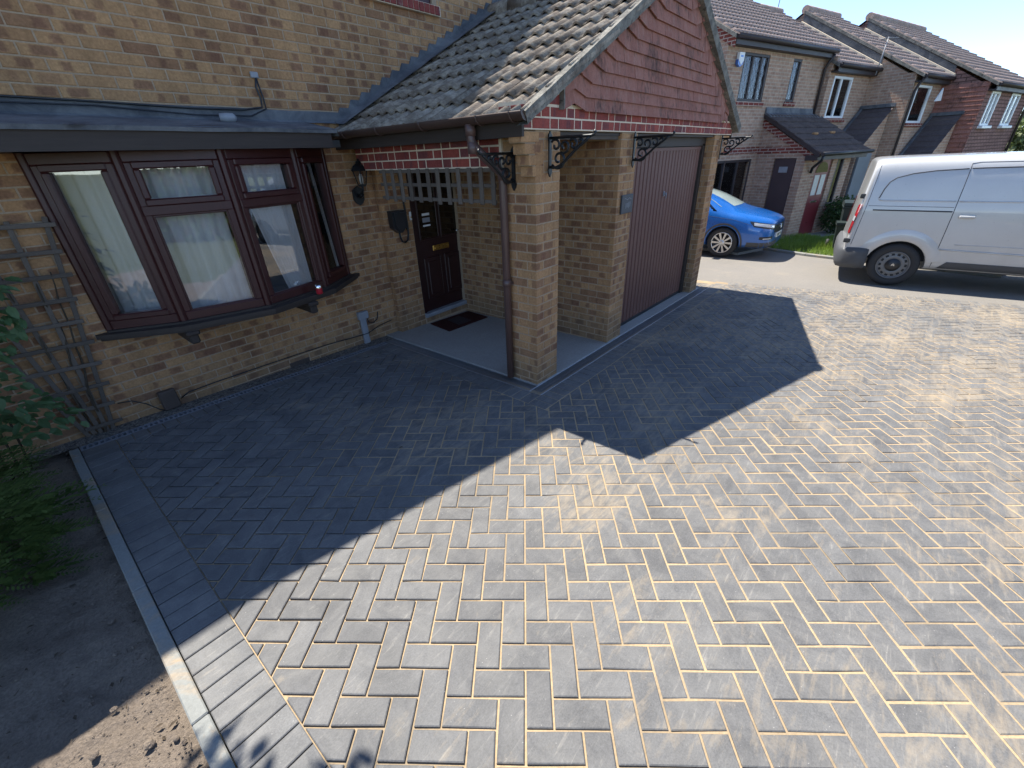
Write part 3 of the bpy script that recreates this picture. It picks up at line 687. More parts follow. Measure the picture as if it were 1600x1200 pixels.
# --- roof of porch and garage -------------------------------------------------
RX, RZ = 2.36, 2.225+.52*2.56; EX, EZ = -.20, 2.225; RA = math.atan(.52)
def tile_geo(mb, fn, wid=.300, ln=.40, th=.024, rolls=2, rh=.029):
    prof = []
    for r_ in range(rolls):
        a = r_*wid/rolls; prof += [(a, 0), (a+.045, .001)]
        for q in range(1, 7): t_ = q/7; prof.append((a+.045+(wid/rolls-.050)*t_, rh*sin(pi*t_)**.95))
        prof.append((a+wid/rolls-.003, .001))
    n = len(prof); i = len(mb.v)
    for v, dz, hk in ((0, .026, 1.25), (ln, .006, .62)):
        mb.v += [fn(x, v, h*hk+dz) for x, h in prof]
    mb.v += [fn(x, 0, h*1.25+.026-th*(1-.35*min(1, h/.03))) for x, h in prof]
    for k in range(n-1):
        mb.f.append((i+k, i+k+1, i+n+k+1, i+n+k)); mb.uv.append(None); mb.sm.append(True)
        mb.f.append((i+2*n+k, i+2*n+k+1, i+k+1, i+k)); mb.uv.append(None); mb.sm.append(False)
    for (k, o1) in ((0, 1), (n-1, -1)):
        j = len(mb.v); x, h = prof[k]; mb.v += [fn(x, 0, h+.03), fn(x, 0, h+.03-th), fn(x, ln, h+.006), fn(x, ln, h+.006-th)]
        mb.f.append((j, j+2, j+3, j+1)); mb.uv.append(None); mb.sm.append(False)
rf = MB()
sl = sqrt(2.56**2+(RZ-EZ)**2)
rf.raw([(EX, -.09, EZ-.03), (RX, -.09, RZ-.03), (RX, 2.44, RZ-.03), (EX, 2.44, EZ-.03)], [(0, 1, 2, 3)])
rf.raw([(2*RX-EX, -.09, EZ-.03), (RX, -.09, RZ-.03), (RX, 2.44, RZ-.03), (2*RX-EX, 2.44, EZ-.03)], [(0, 1, 2, 3)])
roof = hpart(rf, 'roof', M['fascia'])
tm = MB(); tile_geo(tm, lambda x, v, h: (x, v, h)); TILE = tm.mesh('roof_tile'); TILE.materials.append(M['tile'])
# left slope: tile x runs along -Y (from the wall to the front), v up the slope
ca, sa = cos(RA), sin(RA)
def slope_m(v, y): # origin at distance v up the slope
    return Matrix(((0, ca, -sa, EX+ca*v), (-1, 0, 0, y), (0, sa, ca, EZ+sa*v-.02), (0, 0, 0, 1)))
for r_ in range(9):
    for c in range(9):
        y = 2.47-c*.300
        if y < -.1: continue
        mw = slope_m(-.05+r_*.325, y-.0) @ Matrix.Translation((random.uniform(-.003, .003), random.uniform(-.008, .008), random.uniform(0, .003))) @ Matrix.Rotation(random.gauss(0, .008), 4, 'Z')
        if y-.3 < -.13: mw = mw @ Matrix.Diagonal(((y+.115)/.3, 1, 1, 1))
        subobj('roof_tile', TILE, roof, mw)
rr = MB()
for r_ in range(9):
    for c in range(9):
        y = -.10+c*.300; v0 = -.05+r_*.325
        if c == 8: continue
        tile_geo(rr, lambda x, v, h, y=y, v0=v0: (2*RX-EX-(ca*(v0+v)-sa*h), y+x, EZ+sa*(v0+v)+ca*h-.02))
o = place('roof_tile_field', rr.mesh('roof_tile_field'), M['tile']); o.parent = roof; o['kind'] = 'stuff'
# ridge
rg = MB()
for c in range(6): rg.tube([(RX, -.1+c*.44, RZ+.0), (RX, .33+c*.44, RZ+.0)], .11, 12)
sub(rg, 'ridge_tile', M['tile'], roof, 'stuff')
# mortared verges along both rakes
vg = MB()
for sgn in (1, -1):
    X = lambda x: x if sgn == 1 else 2*RX-x
    N = 26
    for k in range(N):
        v0, v1 = sl*k/N-.05, sl*(k+1)/N-.05
        def P(v, h, y): return (X(EX+ca*v-sa*h), y, EZ+sa*v+ca*h-.02)
        j0 = .006*mnoise.noise(Vector((v0*6, sgn, 0))); j1 = .006*mnoise.noise(Vector((v1*6, sgn, 0)))
        pts = [P(v0, -.035+j0, -.105+j0), P(v1, -.035+j1, -.105+j1), P(v1, .050, -.118+j1), P(v0, .050, -.118+j0)]
        vg.face(pts); vg.face([P(v0, .050, -.118+j0), P(v1, .050, -.118+j1), P(v1, .055, -.06), P(v0, .055, -.06)])
        vg.face([P(v0, -.035+j0, -.105+j0), P(v0, -.035, -.01), P(v1, -.035, -.01), P(v1, -.035+j1, -.105+j1)])
hpart(vg, 'verge', M['verge'])
# gable backing and hung tiles with raked end tiles
gb = MB(); gb.prism([(.30, 2.272), (4.50, 2.272), (RX, RZ-.06)], -.0, .1, Matrix(((1, 0, 0, 0), (0, 0, 1, -.006), (0, 1, 0, 0), (0, 0, 0, 1)))); gable = hpart(gb, 'gable_end', M['fascia'])
GA = .094; row = 0; z = 2.262
def hung(poly, mirror=False, off=0.):
    poly = clip(poly, -.52, 1, EZ-.035-.52*(EX+.02)); poly = clip(poly, .52, 1, EZ-.035-.52*(EX+.02)+.52*2*RX) if len(poly) > 2 else poly
    if len(poly) < 3 or area(poly) < .0015: return
    # poly of (x,z): lower edge proud, upper edge tucked in
    zs = [p[1] for p in poly]; z0, z1 = min(zs), max(zs); cx = sum(p[0] for p in poly)/len(poly); cz = sum(zs)/len(zs)
    mm = MB(); n = len(poly); j = random.uniform(-.0015, .0015)
    F = lambda x, q, d: (x-cx, -.060-d+.038*min(1, (q-z0)/.2)+j, q-cz)
    top = [F(x, q, .0) for x, q in poly]; bot = [F(x, q, -.012) for x, q in poly]
    mm.raw(top+bot, [tuple(range(n)), tuple(range(n, 2*n))[::-1]]+[(i, n+i, n+(i+1) % n, (i+1) % n) for i in range(n)])
    me = mm.mesh('hung_tile'); bm = bmesh.new(); bm.from_mesh(me); bmesh.ops.recalc_face_normals(bm, faces=bm.faces); bm.to_mesh(me); bm.free(); me.materials.append(M['hung'])
    subobj('hung_tile', me, gable, Matrix.Translation((cx, off, cz)) @ Matrix.Rotation(random.gauss(0, .006), 4, 'Y'))
def rake_x(z): return EX+(z-EZ+.045)/.52+.02      # underside of the verge at height z
while z < RZ-.15:
    xl = max(.285, rake_x(z+.02)); xr = 2*RX-xl
    xa, xb = xl+.30, xr-.30                         # straight tiles between
    if xb-xa > .1:
        k = 0; x = xa-(.0825 if row % 2 else 0)
        while x < xb:
            a, c = max(x, xa), min(x+.163, xb)
            if c-a > .025: hung([(a, z), (c, z), (c, z+.165), (a, z+.165)])
            x += .165
        for sgn in (1, -1):
            X = (lambda q: q) if sgn == 1 else (lambda q: 2*RX-q)
            # end tile with its foot raked up towards the verge
            hung([(X(xa+.004), z+.002), (X(xa), z+.165), (X(xa-.19), z+.20), (X(xa-.145), z+.045)], off=-.004)
            hung([(X(xa-.150), z+.047), (X(xa-.19), z+.21), (X(xl-.14), z+.25), (X(xl-.14), z+.135)] if z > 2.4 else [(X(xa-.150), z+.047), (X(xa-.19), z+.21), (X(.287), z+.25), (X(.287), z+.0)], off=-.007)
    else: hung([(xl, z), (xr, z), (xr-.1, z+.14), (xl+.1, z+.14)])
    z += GA; row += 1
# end verge tile of the hung tiling at the lower left
m1 = MB(); m1.box((.276, -.062, 2.262), (.292, -.018, 2.50)); sub(m1, 'edge_trim', M['verge'], gable)
# stepped lead flashing against the main wall
fl = MB(); T = lambda x: EZ+.52*(x-EX)+.045; MXZ = Matrix(((1, 0, 0, 0), (0, 0, -1, YB-.004), (0, 1, 0, 0), (0, 0, 0, 1)))
for k in range(24):
    x0 = -.10+k*.1442; x1 = x0+.1442
    fl.prism([(x0, T(x0)-.10), (x1, T(x1)-.10), (x1, T(x1)+.065), (x0+.045, T(x1)+.065), (x0, T(x0)+.060)], .0005*(k % 2), .005, MXZ)
L_ = 24*.1442; ap = MB(); n_ = 60
for k in range(n_):
    xa, xb = -.14+L_*k/n_, -.14+L_*(k+1)/n_; wa, wb = [.006*mnoise.noise(Vector((q*5, 3, 1))) for q in (xa, xb)]
    ap.raw([(xa, YB-.012, T(xa)+.040), (xb, YB-.012, T(xb)+.040), (xb, YB-.055, T(xb)+.014+wb), (xa, YB-.055, T(xa)+.014+wa)], [(0, 1, 2, 3)], True)
    ap.raw([(xa, YB-.055, T(xa)+.014+wa), (xb, YB-.055, T(xb)+.014+wb), (xb, YB-.17, T(xb)+.008+wb), (xa, YB-.17, T(xa)+.008+wa)], [(0, 1, 2, 3)], True)
hpart(ap, 'flashing_apron', M['lead'])
hpart(fl, 'stepped_flashing', M['lead'])
# fascia, soffit, gutter, downpipe along the left eave
fb = MB(); fb.box((-.185, -.02, 2.085), (-.160, 2.44, 2.235)); fb.box((-.165, .22, 2.09), (.0, 2.44, 2.112)); hpart(fb, 'fascia', M['fascia'])
fb = MB(); fb.box((4.89, -.02, 2.085), (4.915, 2.44, 2.235)); hpart(fb, 'fascia', M['fascia'])
def gutter(x, sgn, y0, y1):
    gt = MB(); n = 10; r_ = .056; zc = 2.232
    vs = []
    for y in (y0, y1):
        for rr_ in (r_, r_-.004):
            for k in range(n+1): a = pi+pi*k/n; vs.append((x+cos(a)*rr_, y, zc+sin(a)*rr_))
    m_ = n+1; fs = []
    for k in range(n):
        fs += [(k, k+1, 2*m_+k+1, 2*m_+k), (m_+k, m_+k+1, 3*m_+k+1, 3*m_+k)]
    fs += [(0, m_, 3*m_, 2*m_), (n, m_+n, 3*m_+n, 2*m_+n)]
    gt.raw(vs, fs, True)
    o = hpart(gt, 'gutter', M['gutter'])
    ec = MB()
    for y in (y0-.004, y0+.09, y0+.40): 
        w_ = .004 if y < y0 else .028
        pts = [(x+cos(pi+pi*k/n)*(r_+.005), zc+sin(pi+pi*k/n)*(r_+.005)) for k in range(n+1)]
        ec.prism(pts, y, y+w_, Matrix(((1, 0, 0, 0), (0, 0, 1, 0), (0, 1, 0, 0), (0, 0, 0, 1)))) if y < y0 else ec.tube([(p[0], y+w_/2, p[1]) for p in pts], .006, 6)
    sub(ec, 'gutter_union', M['gutter'], o)
    for y in (.95, 1.55, 2.1):
        br = MB(); br.tube([(x+cos(pi+pi*k/n)*(r_+.004), y, zc+sin(pi+pi*k/n)*(r_+.004)) for k in range(n+1)], .007, 6); sub(br, 'gutter_bracket', M['gutter'], o)
    return o
gut = gutter(-.240, 1, -.10, 2.40); gutter(4.96, -1, -.10, 2.40)
dp = MB(); dp.tube([(-.24, .43, 2.19), (-.24, .43, 2.08), (-.215, .41, 2.03), (-.10, .335, 1.90), (-.052, .30, 1.85), (-.047, .295, 1.78), (-.047, .295, .03)], .034, 12); dpo = hpart(dp, 'downpipe', M['pipe'])
for za, zb in ((2.11, 2.18), (1.99, 2.07), (1.80, 1.87), (.94, 1.0)):
    m1 = MB(); c_ = (-.24, .43) if za > 2.08 else ((-.232, .424) if za > 1.95 else (-.047, .295)); m1.tube([(c_[0], c_[1], za), (c_[0], c_[1], zb)], .041, 12); sub(m1, 'pipe_socket', M['pipe'], dpo)
m1 = MB(); m1.box((-.03, .255, .955), (.0, .335, .975)); sub(m1, 'pipe_clip', M['pipe'], dpo)
# porch ceiling and garage lintel boards
pc = MB(); pc.box((.02, .02, 2.10), (4.5, 2.4, 2.122)); hpart(pc, 'porch_ceiling', M['fascia'])
pb = MB(); pb.box((.33, .03, 2.07), (1.36, .09, 2.098)); hpart(pb, 'timber_beam', M['wood'])
# --- garage door
gd = MB(); gd.box((1.722, .115, 2.00), (4.2, .16, 2.10)); gd.box((1.722, .115, -.12), (1.76, .16, 2.02)); gd.box((4.10, .115, -.2), (4.2, .16, 2.02)); gfr = hpart(gd, 'garage_door_frame', M['fascia'])
gd = MB(); gd.box((1.76, .150, -.15), (4.10, .17, 2.0)); gdoor = hpart(gd, 'garage_door', M['darkvoid'])
pan = MB(); pan.cbox((0, 0, 0), (.0835, .024, 2.06), .007); PM = pan.mesh('door_slat'); bm = bmesh.new(); bm.from_mesh(PM); bmesh.ops.recalc_face_normals(bm, faces=bm.faces); bm.to_mesh(PM); bm.free(); PM.materials.append(M['garage'])
for k in range(23):
    x = 1.772+k*.1010; z0 = gz(x, .1)+.03; subobj('door_slat', PM, gdoor, Matrix.Translation((x, .138, z0)) @ Matrix.Diagonal((1, 1, (1.975-z0)/2.06, 1)))
m1 = MB(); m1.box((1.77, .134, 1.955), (4.095, .148, 1.99)); sub(m1, 'top_rail', M['garage'], gdoor)
m1 = MB(); m1.box((1.77, .132, -.085), (4.095, .150, gz(1.77, .1)+.04)); m1.v = [(x, y, gz(x, .1)+(.018 if z < -.05 else .055)) for x, y, z in m1.v]; sub(m1, 'bottom_seal', M['plastic_dark'], gdoor)
m1 = MB(); m1.cbox((2.91, .122, 1.44), (2.94, .140, 1.50), .005); m1.tube([(2.925, .12, 1.47), (2.925, .10, 1.47)], .010, 10); m1.tube([(2.925, .102, 1.485), (2.925, .10, 1.42)], .007, 8); sub(m1, 'door_handle', M['greyplastic'], gdoor)
# --- front door
fd = MB(); fd.box((.60, YP+.02, .05), (.655, YP+.10, 2.06)); fd.box((1.475, YP+.02, .05), (1.53, YP+.10, 2.06)); fd.box((.655, YP+.02, 2.0), (1.475, YP+.10, 2.06)); hpart(fd, 'door_frame', M['frontdoor'])
fd = MB(); fd.box((.66, YP+.055, .10), (1.47, YP+.095, 1.995)); door = hpart(fd, 'front_door', M['frontdoor'])
for (a, c, z0, z1) in ((.74, 1.03, .26, .82), (1.10, 1.39, .26, .82)):
    m1 = MB(); m1.cbox((a, YP+.043, z0), (c, YP+.06, z1), .012); m1.cbox((a+.05, YP+.034, z0+.05), (c-.05, YP+.06, z1-.05), .014); sub(m1, 'door_panel', M['frontdoor'], door)
for (a, c) in ((.74, 1.03), (1.10, 1.39)):
    m1 = MB(); m1.box((a, YP+.050, 1.06), (c, YP+.054, 1.88)); sub(m1, 'door_pane', M['darkglass'], door)
    m1 = MB()
    for q in ((a-.02, c+.02, 1.04, 1.062), (a-.02, c+.02, 1.878, 1.90), (a-.02, a+.002, 1.062, 1.878), (c-.002, c+.02, 1.062, 1.878)): m1.cbox((q[0], YP+.040, q[2]), (q[1], YP+.06, q[3]), .005)
    sub(m1, 'glazing_bead', M['frontdoor'], door)
m1 = MB(); m1.cbox((.915, YP+.040, .885), (1.205, YP+.058, .955), .006); m1.cbox((.94, YP+.032, .905), (1.18, YP+.045, .935), .004); sub(m1, 'letter_plate', M['brass'], door)
m1 = MB(); m1.cbox((1.405, YP+.042, .96), (1.435, YP+.058, 1.20), .005); m1.tube([(1.42, YP+.05, 1.10), (1.42, YP+.0, 1.10), (1.36, YP-.005, 1.10), (1.31, YP-.003, 1.095)], .009, 8); sub(m1, 'door_handle', M['chrome'], door)
for k, (z0, z1, mt) in enumerate(((1.335, 1.365, 'white'), (1.255, 1.31, 'greyplastic'), (1.205, 1.225, 'white'))):
    m1 = MB(); m1.box((.80, YP+.046, z0), (.92, YP+.049, z1)); sub(m1, 'door_notice', M[mt], door)
fd = MB(); fd.cbox((.60, YP-.035, .045), (1.53, YP+.06, .098), .008); hpart(fd, 'door_sill', M['greyplastic'])
fd = MB(); fd.box((.60, YP-.012, -.06), (1.53, YP+.02, .043)); dso = hpart(fd, 'sill_course', M['mortar'])
for k in range(4): subobj('brick', brickproto(.215, 'brick'), dso, Matrix.Translation((.61+k*.225, YP-.016, -.02)))
# --- bay window ---------------------------------------------------
BW = [(-2.50, 2.44), (-2.06, 2.165), (-1.44, 2.0), (-.80, 2.145), (-.37, 2.42)]; WB, WT = .845, 2.10
fr = MB()
def post(p, r_=.032, z0=WB, z1=WT):
    fr.lathe([(r_, z0), (r_, z1)], n=8, c=(p[0], p[1], 0), smooth=False)
for p in BW: post(p)
bayw = None
panes = []; extra = []; beads = []
for k in range(4):
    p, q = Vector(BW[k]), Vector(BW[k+1]); d = (q-p); L = d.length; d.normalize(); nrm = Vector((d.y, -d.x))
    m = Matrix(((d.x, -nrm.x, 0, p.x), (d.y, -nrm.y, 0, p.y), (0, 0, 1, 0), (0, 0, 0, 1)))     # local x along, y into the room
    a, c = .026, L-.026
    for r_ in ((a, c, WB, WB+.075), (a, c, WT-.075, WT), (a, a+.05, WB+.075, WT-.075), (c-.05, c, WB+.075, WT-.075)): fr.cbox((r_[0], -.025, r_[2]), (r_[1], .035, r_[3]), .006, m)
    x0, x1 = a+.05, c-.05
    def sash(z0, z1, proud):
        for r_ in ((x0-.01, x1+.01, z0, z0+.05), (x0-.01, x1+.01, z1-.05, z1), (x0-.01, x0+.036, z0+.05, z1-.05), (x1-.036, x1+.01, z0+.05, z1-.05)): fr.cbox((r_[0], -.042*proud-.002, r_[2]), (r_[1], .03, r_[3]), .009, m)
        panes.append((m, x0+.03, x1-.03, z0+.045, z1-.045))
    if k in (1, 2):
        zt = WT-.40; fr.cbox((a, -.03, zt-.035), (c, .035, zt+.035), .006, m); sash(zt+.03, WT-.07, 1.0)
        panes.append((m, x0-.005, x1+.005, WB+.07, zt-.03))
        bd = MB()
        for r_ in ((x0-.008, x1+.008, WB+.065, WB+.085), (x0-.008, x1+.008, zt-.05, zt-.03), (x0-.012, x0+.012, WB+.07, zt-.035), (x1-.012, x1+.012, WB+.07, zt-.035)): bd.cbox((r_[0], -.014, r_[2]), (r_[1], .01, r_[3]), .004, m)
        beads.append(bd)
    else: sash(WB+.07, WT-.07, .8 if k == 0 else 1.0)
bayw = hpart(fr, 'bay_window', M['rosewood'])
for m, x0, x1, z0, z1 in panes:
    m1 = MB(); m1.box((x0, .004, z0), (x1, .010, z1), m); sub(m1, 'pane', M['glass'], bayw)
for bd in beads: sub(bd, 'glazing_bead', M['rosewood'], bayw)
m1 = MB()
def off(d): 
    c = Vector((-1.44, 3.6)); return [tuple(Vector(p)+(Vector(p)-c).normalized()*d) for p in BW]
o1 = off(.13); poly = [(-2.60, 2.46)]+[(o1[0][0]-.02, 2.40)]+o1[1:4]+[(o1[4][0]+.05, 2.40), (-.25, 2.46)]
m1.prism(poly, .800, .832); m1.prism([(p[0]*.985-.02, p[1]+.02) for p in poly], .775, .802); m1.prism(off(.045)+[(-.37, 2.6), (-2.5, 2.6)], .815, .848)
sub(m1, 'window_sill', M['fascia'], bayw)
for x, y in ((-2.06, 2.12), (-1.05, 2.02)):
    m1 = MB(); m1.cbox((x-.035, y-.06, .66), (x+.035, 2.44, .772), .012); m1.cbox((x-.05, y-.08, .735), (x+.05, 2.44, .776), .01); sub(m1, 'sill_bracket', M['fascia'], bayw)
# bay roof: lead sheet, timber fascia, flashing
bf = MB(); bf.box((-4.0, 1.885, 2.092), (-.53, 1.915, 2.225)); bf.box((-.56, 1.886, 2.094), (-.53, 2.44, 2.222)); bf.box((-4., 1.9, 2.10), (-.54, 2.44, 2.115)); hpart(bf, 'bay_fascia', M['fascia'])
br = MB(); N = 40; 
def bz(x): return .010*mnoise.noise(Vector((x*2.3, 0, 5)))
for k in range(N):
    xa, xb = -4+3.52*k/N, -4+3.52*(k+1)/N
    for (ya, za, yb, zb) in ((1.862, 2.205, 1.858, 2.232), (1.858, 2.232, 1.93, 2.248), (1.93, 2.248, 2.405, 2.325)):
        br.raw([(xa, ya, za+bz(xa)*.5), (xb, ya, za+bz(xb)*.5), (xb, yb, zb+bz(xb)), (xa, yb, zb+bz(xa))], [(0, 1, 2, 3)], True)
br.raw([(-.48, 1.858, 2.232), (-.48, 2.40, 2.325), (-.46, 2.40, 2.20), (-.47, 1.858, 2.18)], [(0, 1, 2, 3)])
hpart(br, 'bay_lead_roof', M['lead'])
br = MB()
for k in range(N):
    xa, xb = -4+4.02*k/N, -4+4.02*(k+1)/N
    br.raw([(xa, 2.41, 2.318+bz(xa)), (xb, 2.41, 2.318+bz(xb)), (xb, 2.430, 2.34), (xa, 2.430, 2.34)], [(0, 1, 2, 3)], True); br.raw([(xa, 2.430, 2.338), (xb, 2.430, 2.338), (xb, 2.432, 2.418+bz(xb)*.4), (xa, 2.432, 2.418+bz(xa)*.4)], [(0, 1, 2, 3)], True)
hpart(br, 'bay_flashing', M['lead'])
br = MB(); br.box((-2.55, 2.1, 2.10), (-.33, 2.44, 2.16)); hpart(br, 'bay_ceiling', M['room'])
# room behind the bay
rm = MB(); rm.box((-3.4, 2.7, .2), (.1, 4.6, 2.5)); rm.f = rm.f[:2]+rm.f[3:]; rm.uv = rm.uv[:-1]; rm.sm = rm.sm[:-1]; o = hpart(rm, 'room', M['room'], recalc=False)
# --- main roof above the frame (unseen; its eave line is bent down at the left to shape the long shadow)
mr = MB(); eave = [(-7, 4.48), (-2.15, 4.48), (.05, 5.04), (4.85, 5.04)]
vs = [(x, 2.10, z) for x, z in eave]+[(x, 6.4, z+2.9) for x, z in eave]+[(x, 10.5, z) for x, z in eave]; fs = []
for k in range(3): fs += [(k, k+1, k+5, k+4), (k+4, k+5, k+9, k+8)]
mr.raw(vs, fs); vs2 = [(x, y, z-.15) for x, y, z in vs]; mr.raw(vs2, fs)
for k in range(3): mr.raw([vs[k], vs[k+1], vs2[k+1], vs2[k]], [(0, 1, 2, 3)])
mr.raw([vs[3], vs[7], vs2[7], vs2[3]], [(0, 1, 2, 3)]); mr.raw([vs[7], vs[11], vs2[11], vs2[7]], [(0, 1, 2, 3)])
hpart(mr, 'main_roof', M['tile'])
mw_ = MB(); mw_.box((4.35, 2.44, -.4), (4.6, 10, 5.0)); mw_.box((-6, 9.8, -.4), (4.6, 10, 5.0)); mw_.box((-6.2, 2.44, -.4), (-6, 10, 4.6)); mw_.prism([(2.5, 5.), (10., 5.), (6.4, 7.8)], 4.4, 4.55, Matrix(((0, 0, 1, 0), (1, 0, 0, 0), (0, 1, 0, 0), (0, 0, 0, 1)))); hpart(mw_, 'outer_wall', M['farbrick'])
# ================================================================ THINGS ON AND AROUND THE HOUSE
def single(mb, name, mat, label, cat, group=None): return tag(mb.build(name, mat), label, cat, group)
def arc(c, r0, r1, a0, a1, n, plane):
    out = []
    for k in range(n+1):
        t_ = k/n; a = a0+(a1-a0)*t_; r_ = r0+(r1-r0)*t_; out.append(plane(c[0]+r_*cos(a), c[1]+r_*sin(a)))
    return out
def bracket(label, base, d):
    # wrought scroll bracket: base = top of wall plate, d = direction it projects
    d = Vector((d[0], d[1], 0)); B = Vector(base); s = Vector((-d.y, d.x, 0))
    th = thing('hanging_basket_bracket', label, 'bracket', tuple(B), 0, 'scrolled iron brackets')
    P = lambda a, z: tuple(B+d*a+Vector((0, 0, z)))
    m1 = MB(); 
    pl_ = [(0, .012), (.018, -.01), (.024, -.035), (.015, -.06), (.015, -.225), (.024, -.25), (.018, -.275), (0, -.30), (-.018, -.275), (-.024, -.25), (-.015, -.225), (-.015, -.06), (-.024, -.035), (-.018, -.01)]
    m1.prism([(q[0], q[1]) for q in pl_], .0, .012, Matrix(((s.x, 0, d.x, B.x), (s.y, 0, d.y, B.y), (0, 1, 0, B.z), (0, 0, 0, 1)))); m1.build('wall_plate', M['iron'], th)
    m1 = MB(); m1.tube([P(.01, -.035), P(.36, -.035), P(.385, -.030), P(.395, -.015), P(.385, -.005)], .011, 6); m1.build('arm', M['iron'], th)
    m1 = MB(); pts = [P(.012, -.23)]+[P(.012+.34*t_, -.23-.035*sin(pi*min(1, t_*1.6))*(1-t_)+.19*t_**1.25) for t_ in [k/12 for k in range(1, 13)]]; m1.tube(pts, .011, 6); m1.build('stay', M['iron'], th)
    for c, r0, r1, a0, a1 in (((.088, -.178), .068, .016, -2.6, 5.0), ((.060, -.085), .044, .012, 2.6, -3.4), ((.135, -.092), .050, .012, -2.2, 4.4), ((.215, -.085), .040, .010, 2.4, -3.8), ((.275, -.066), .024, .008, -2, 3.6)):
        m1 = MB(); m1.tube(arc(c, r0, r1, a0, a1, 26, P), .0095, 5); m1.build('scroll', M['iron'], th)
bracket('black scrolled iron bracket on the front of the corner pillar', (.145, -.022, 2.11), (0, -1))
bracket('black scrolled iron bracket on the pier left of the garage door', (1.60, -.022, 2.12), (0, -1))
bracket('black scrolled iron bracket on the pier right of the garage door', (4.45, -.022, 2.115), (0, -1))
bracket('black scrolled iron bracket on the porch side of the pillar behind the downpipe', (-.005, .21, 2.02), (-1, 0))
# house plaque
pq = thing('house_plaque', 'small dark slate house plaque on the garage pier', 'plaque', (1.6, -.01, 1.48))
m1 = MB(); m1.cbox((1.445, -.022, 1.39), (1.70, -.004, 1.572), .004); m1.build('plate', M['slate'], pq)
m1 = MB()
for x, z, h in ((1.53, 1.44, .05), (1.56, 1.45, .04), (1.59, 1.44, .06), (1.62, 1.45, .05)): m1.box((x, -.0245, z), (x+.012, -.0215, z+h))
m1.tube([(1.49+.02*k, -.022, 1.53+.008*sin(k*1.3)) for k in range(9)], .003, 5); m1.build('engraving', M['slatemark'], pq)
# wall lantern
ln = thing('wall_lantern', 'black carriage lantern on the wall right of the bay window', 'lantern', (-.04, YB, 1.6))
m1 = MB(); m1.prism([(-.10, 1.60), (-.075, 1.565), (-.035, 1.54), (.005, 1.565), (.03, 1.60), (.03, 1.70), (-.035, 1.74), (-.10, 1.70)], YB-.022, YB-.002, Matrix(((1, 0, 0, 0), (0, 0, 1, 0), (0, 1, 0, 0), (0, 0, 0, 1)))); m1.build('back_plate', M['iron'], ln)
m1 = MB(); m1.tube([(-.035, YB-.02, 1.64)]+[(-.035, YB-.02-.09*sin(a), 1.64+.05*(1-cos(a))) for a in (.4, .8, 1.2, 1.57)]+[(-.035, YB-.12, 1.70), (-.035, YB-.125, 1.74)], .013, 8); m1.tube([(-.035, YB-.05, 1.63), (-.035, YB-.10, 1.66)], .02, 8); m1.build('arm', M['iron'], ln)
c0 = (-.035, YB-.125)
m1 = MB(); m1.lathe([(.0, 1.735), (.045, 1.735), (.045, 1.755), (0, 1.755)], (c0[0], c0[1], 0), 6, None, False); m1.lathe([(.092, 1.885), (.098, 1.892), (.07, 1.935), (.035, 1.955), (.03, 1.975), (.012, 1.985), (.012, 2.0), (0, 2.005)], (c0[0], c0[1], 0), 6, None, False)
for k in range(6): a = 2*pi*k/6; m1.tube([(c0[0]+.046*cos(a), c0[1]+.046*sin(a), 1.75), (c0[0]+.082*cos(a), c0[1]+.082*sin(a), 1.888)], .005, 5)
m1.build('lantern_cage', M['iron'], ln)
m1 = MB(); m1.lathe([(.042, 1.755), (.076, 1.885)], (c0[0], c0[1], 0), 6, None, False); m1.build('lantern_glass', M['glass'], ln)
m1 = MB(); m1.lathe([(0, 1.76), (.018, 1.76), (.022, 1.82), (.012, 1.855), (0, 1.86)], (c0[0], c0[1], 0), 10); m1.build('bulb', M['white'], ln)
# EV charger with looped cable, bell push
ch = thing('charging_box', 'black wall box with looped cable beside the front door', 'wall box', (.35, YP, 1.3))
m1 = MB(); m1.prism([(.250, 1.452), (.452, 1.450), (.446, 1.262), (.375, 1.205), (.335, 1.202), (.255, 1.265)], YP-.085, YP-.002, Matrix(((1, 0, 0, 0), (0, 0, 1, 0), (0, 1, 0, 0), (0, 0, 0, 1))))
m1.prism([(.275, 1.43), (.428, 1.43), (.424, 1.275), (.37, 1.228), (.338, 1.226), (.28, 1.278)], YP-.10, YP-.08, Matrix(((1, 0, 0, 0), (0, 0, 1, 0), (0, 1, 0, 0), (0, 0, 0, 1)))); m1.build('casing', M['plastic_dark'], ch)
m1 = MB(); m1.tube([(.355, YP-.04, 1.21), (.36, YP-.04, 1.15), (.385, YP-.03, 1.095), (.43, YP-.025, 1.075), (.48, YP-.02, 1.10), (.505, YP-.015, 1.17), (.51, YP-.012, 1.30), (.505, YP-.012, 1.45), (.495, YP-.012, 1.62), (.49, YP-.012, 1.80), (.485, YP-.012, 2.09)], .011, 8); m1.build('cable', M['plastic_dark'], ch)
for z in (1.22, 1.40, 1.60, 1.75):
    m1 = MB(); m1.cbox((.488, YP-.022, z), (.520, YP-.002, z+.022), .004); m1.build('cable_clip', M['plastic_dark'], ch)
bp_ = thing('door_bell', 'small pale bell push on the brick beside the front door', 'bell', (.575, YP, 1.36))
m1 = MB(); m1.cbox((.560, YP-.016, 1.315), (.592, YP-.001, 1.415), .005); m1.build('casing', M['white'], bp_); m1 = MB(); m1.tube([(.576, YP-.014, 1.35), (.576, YP-.022, 1.35)], .009, 10); m1.build('button', M['brass'], bp_)
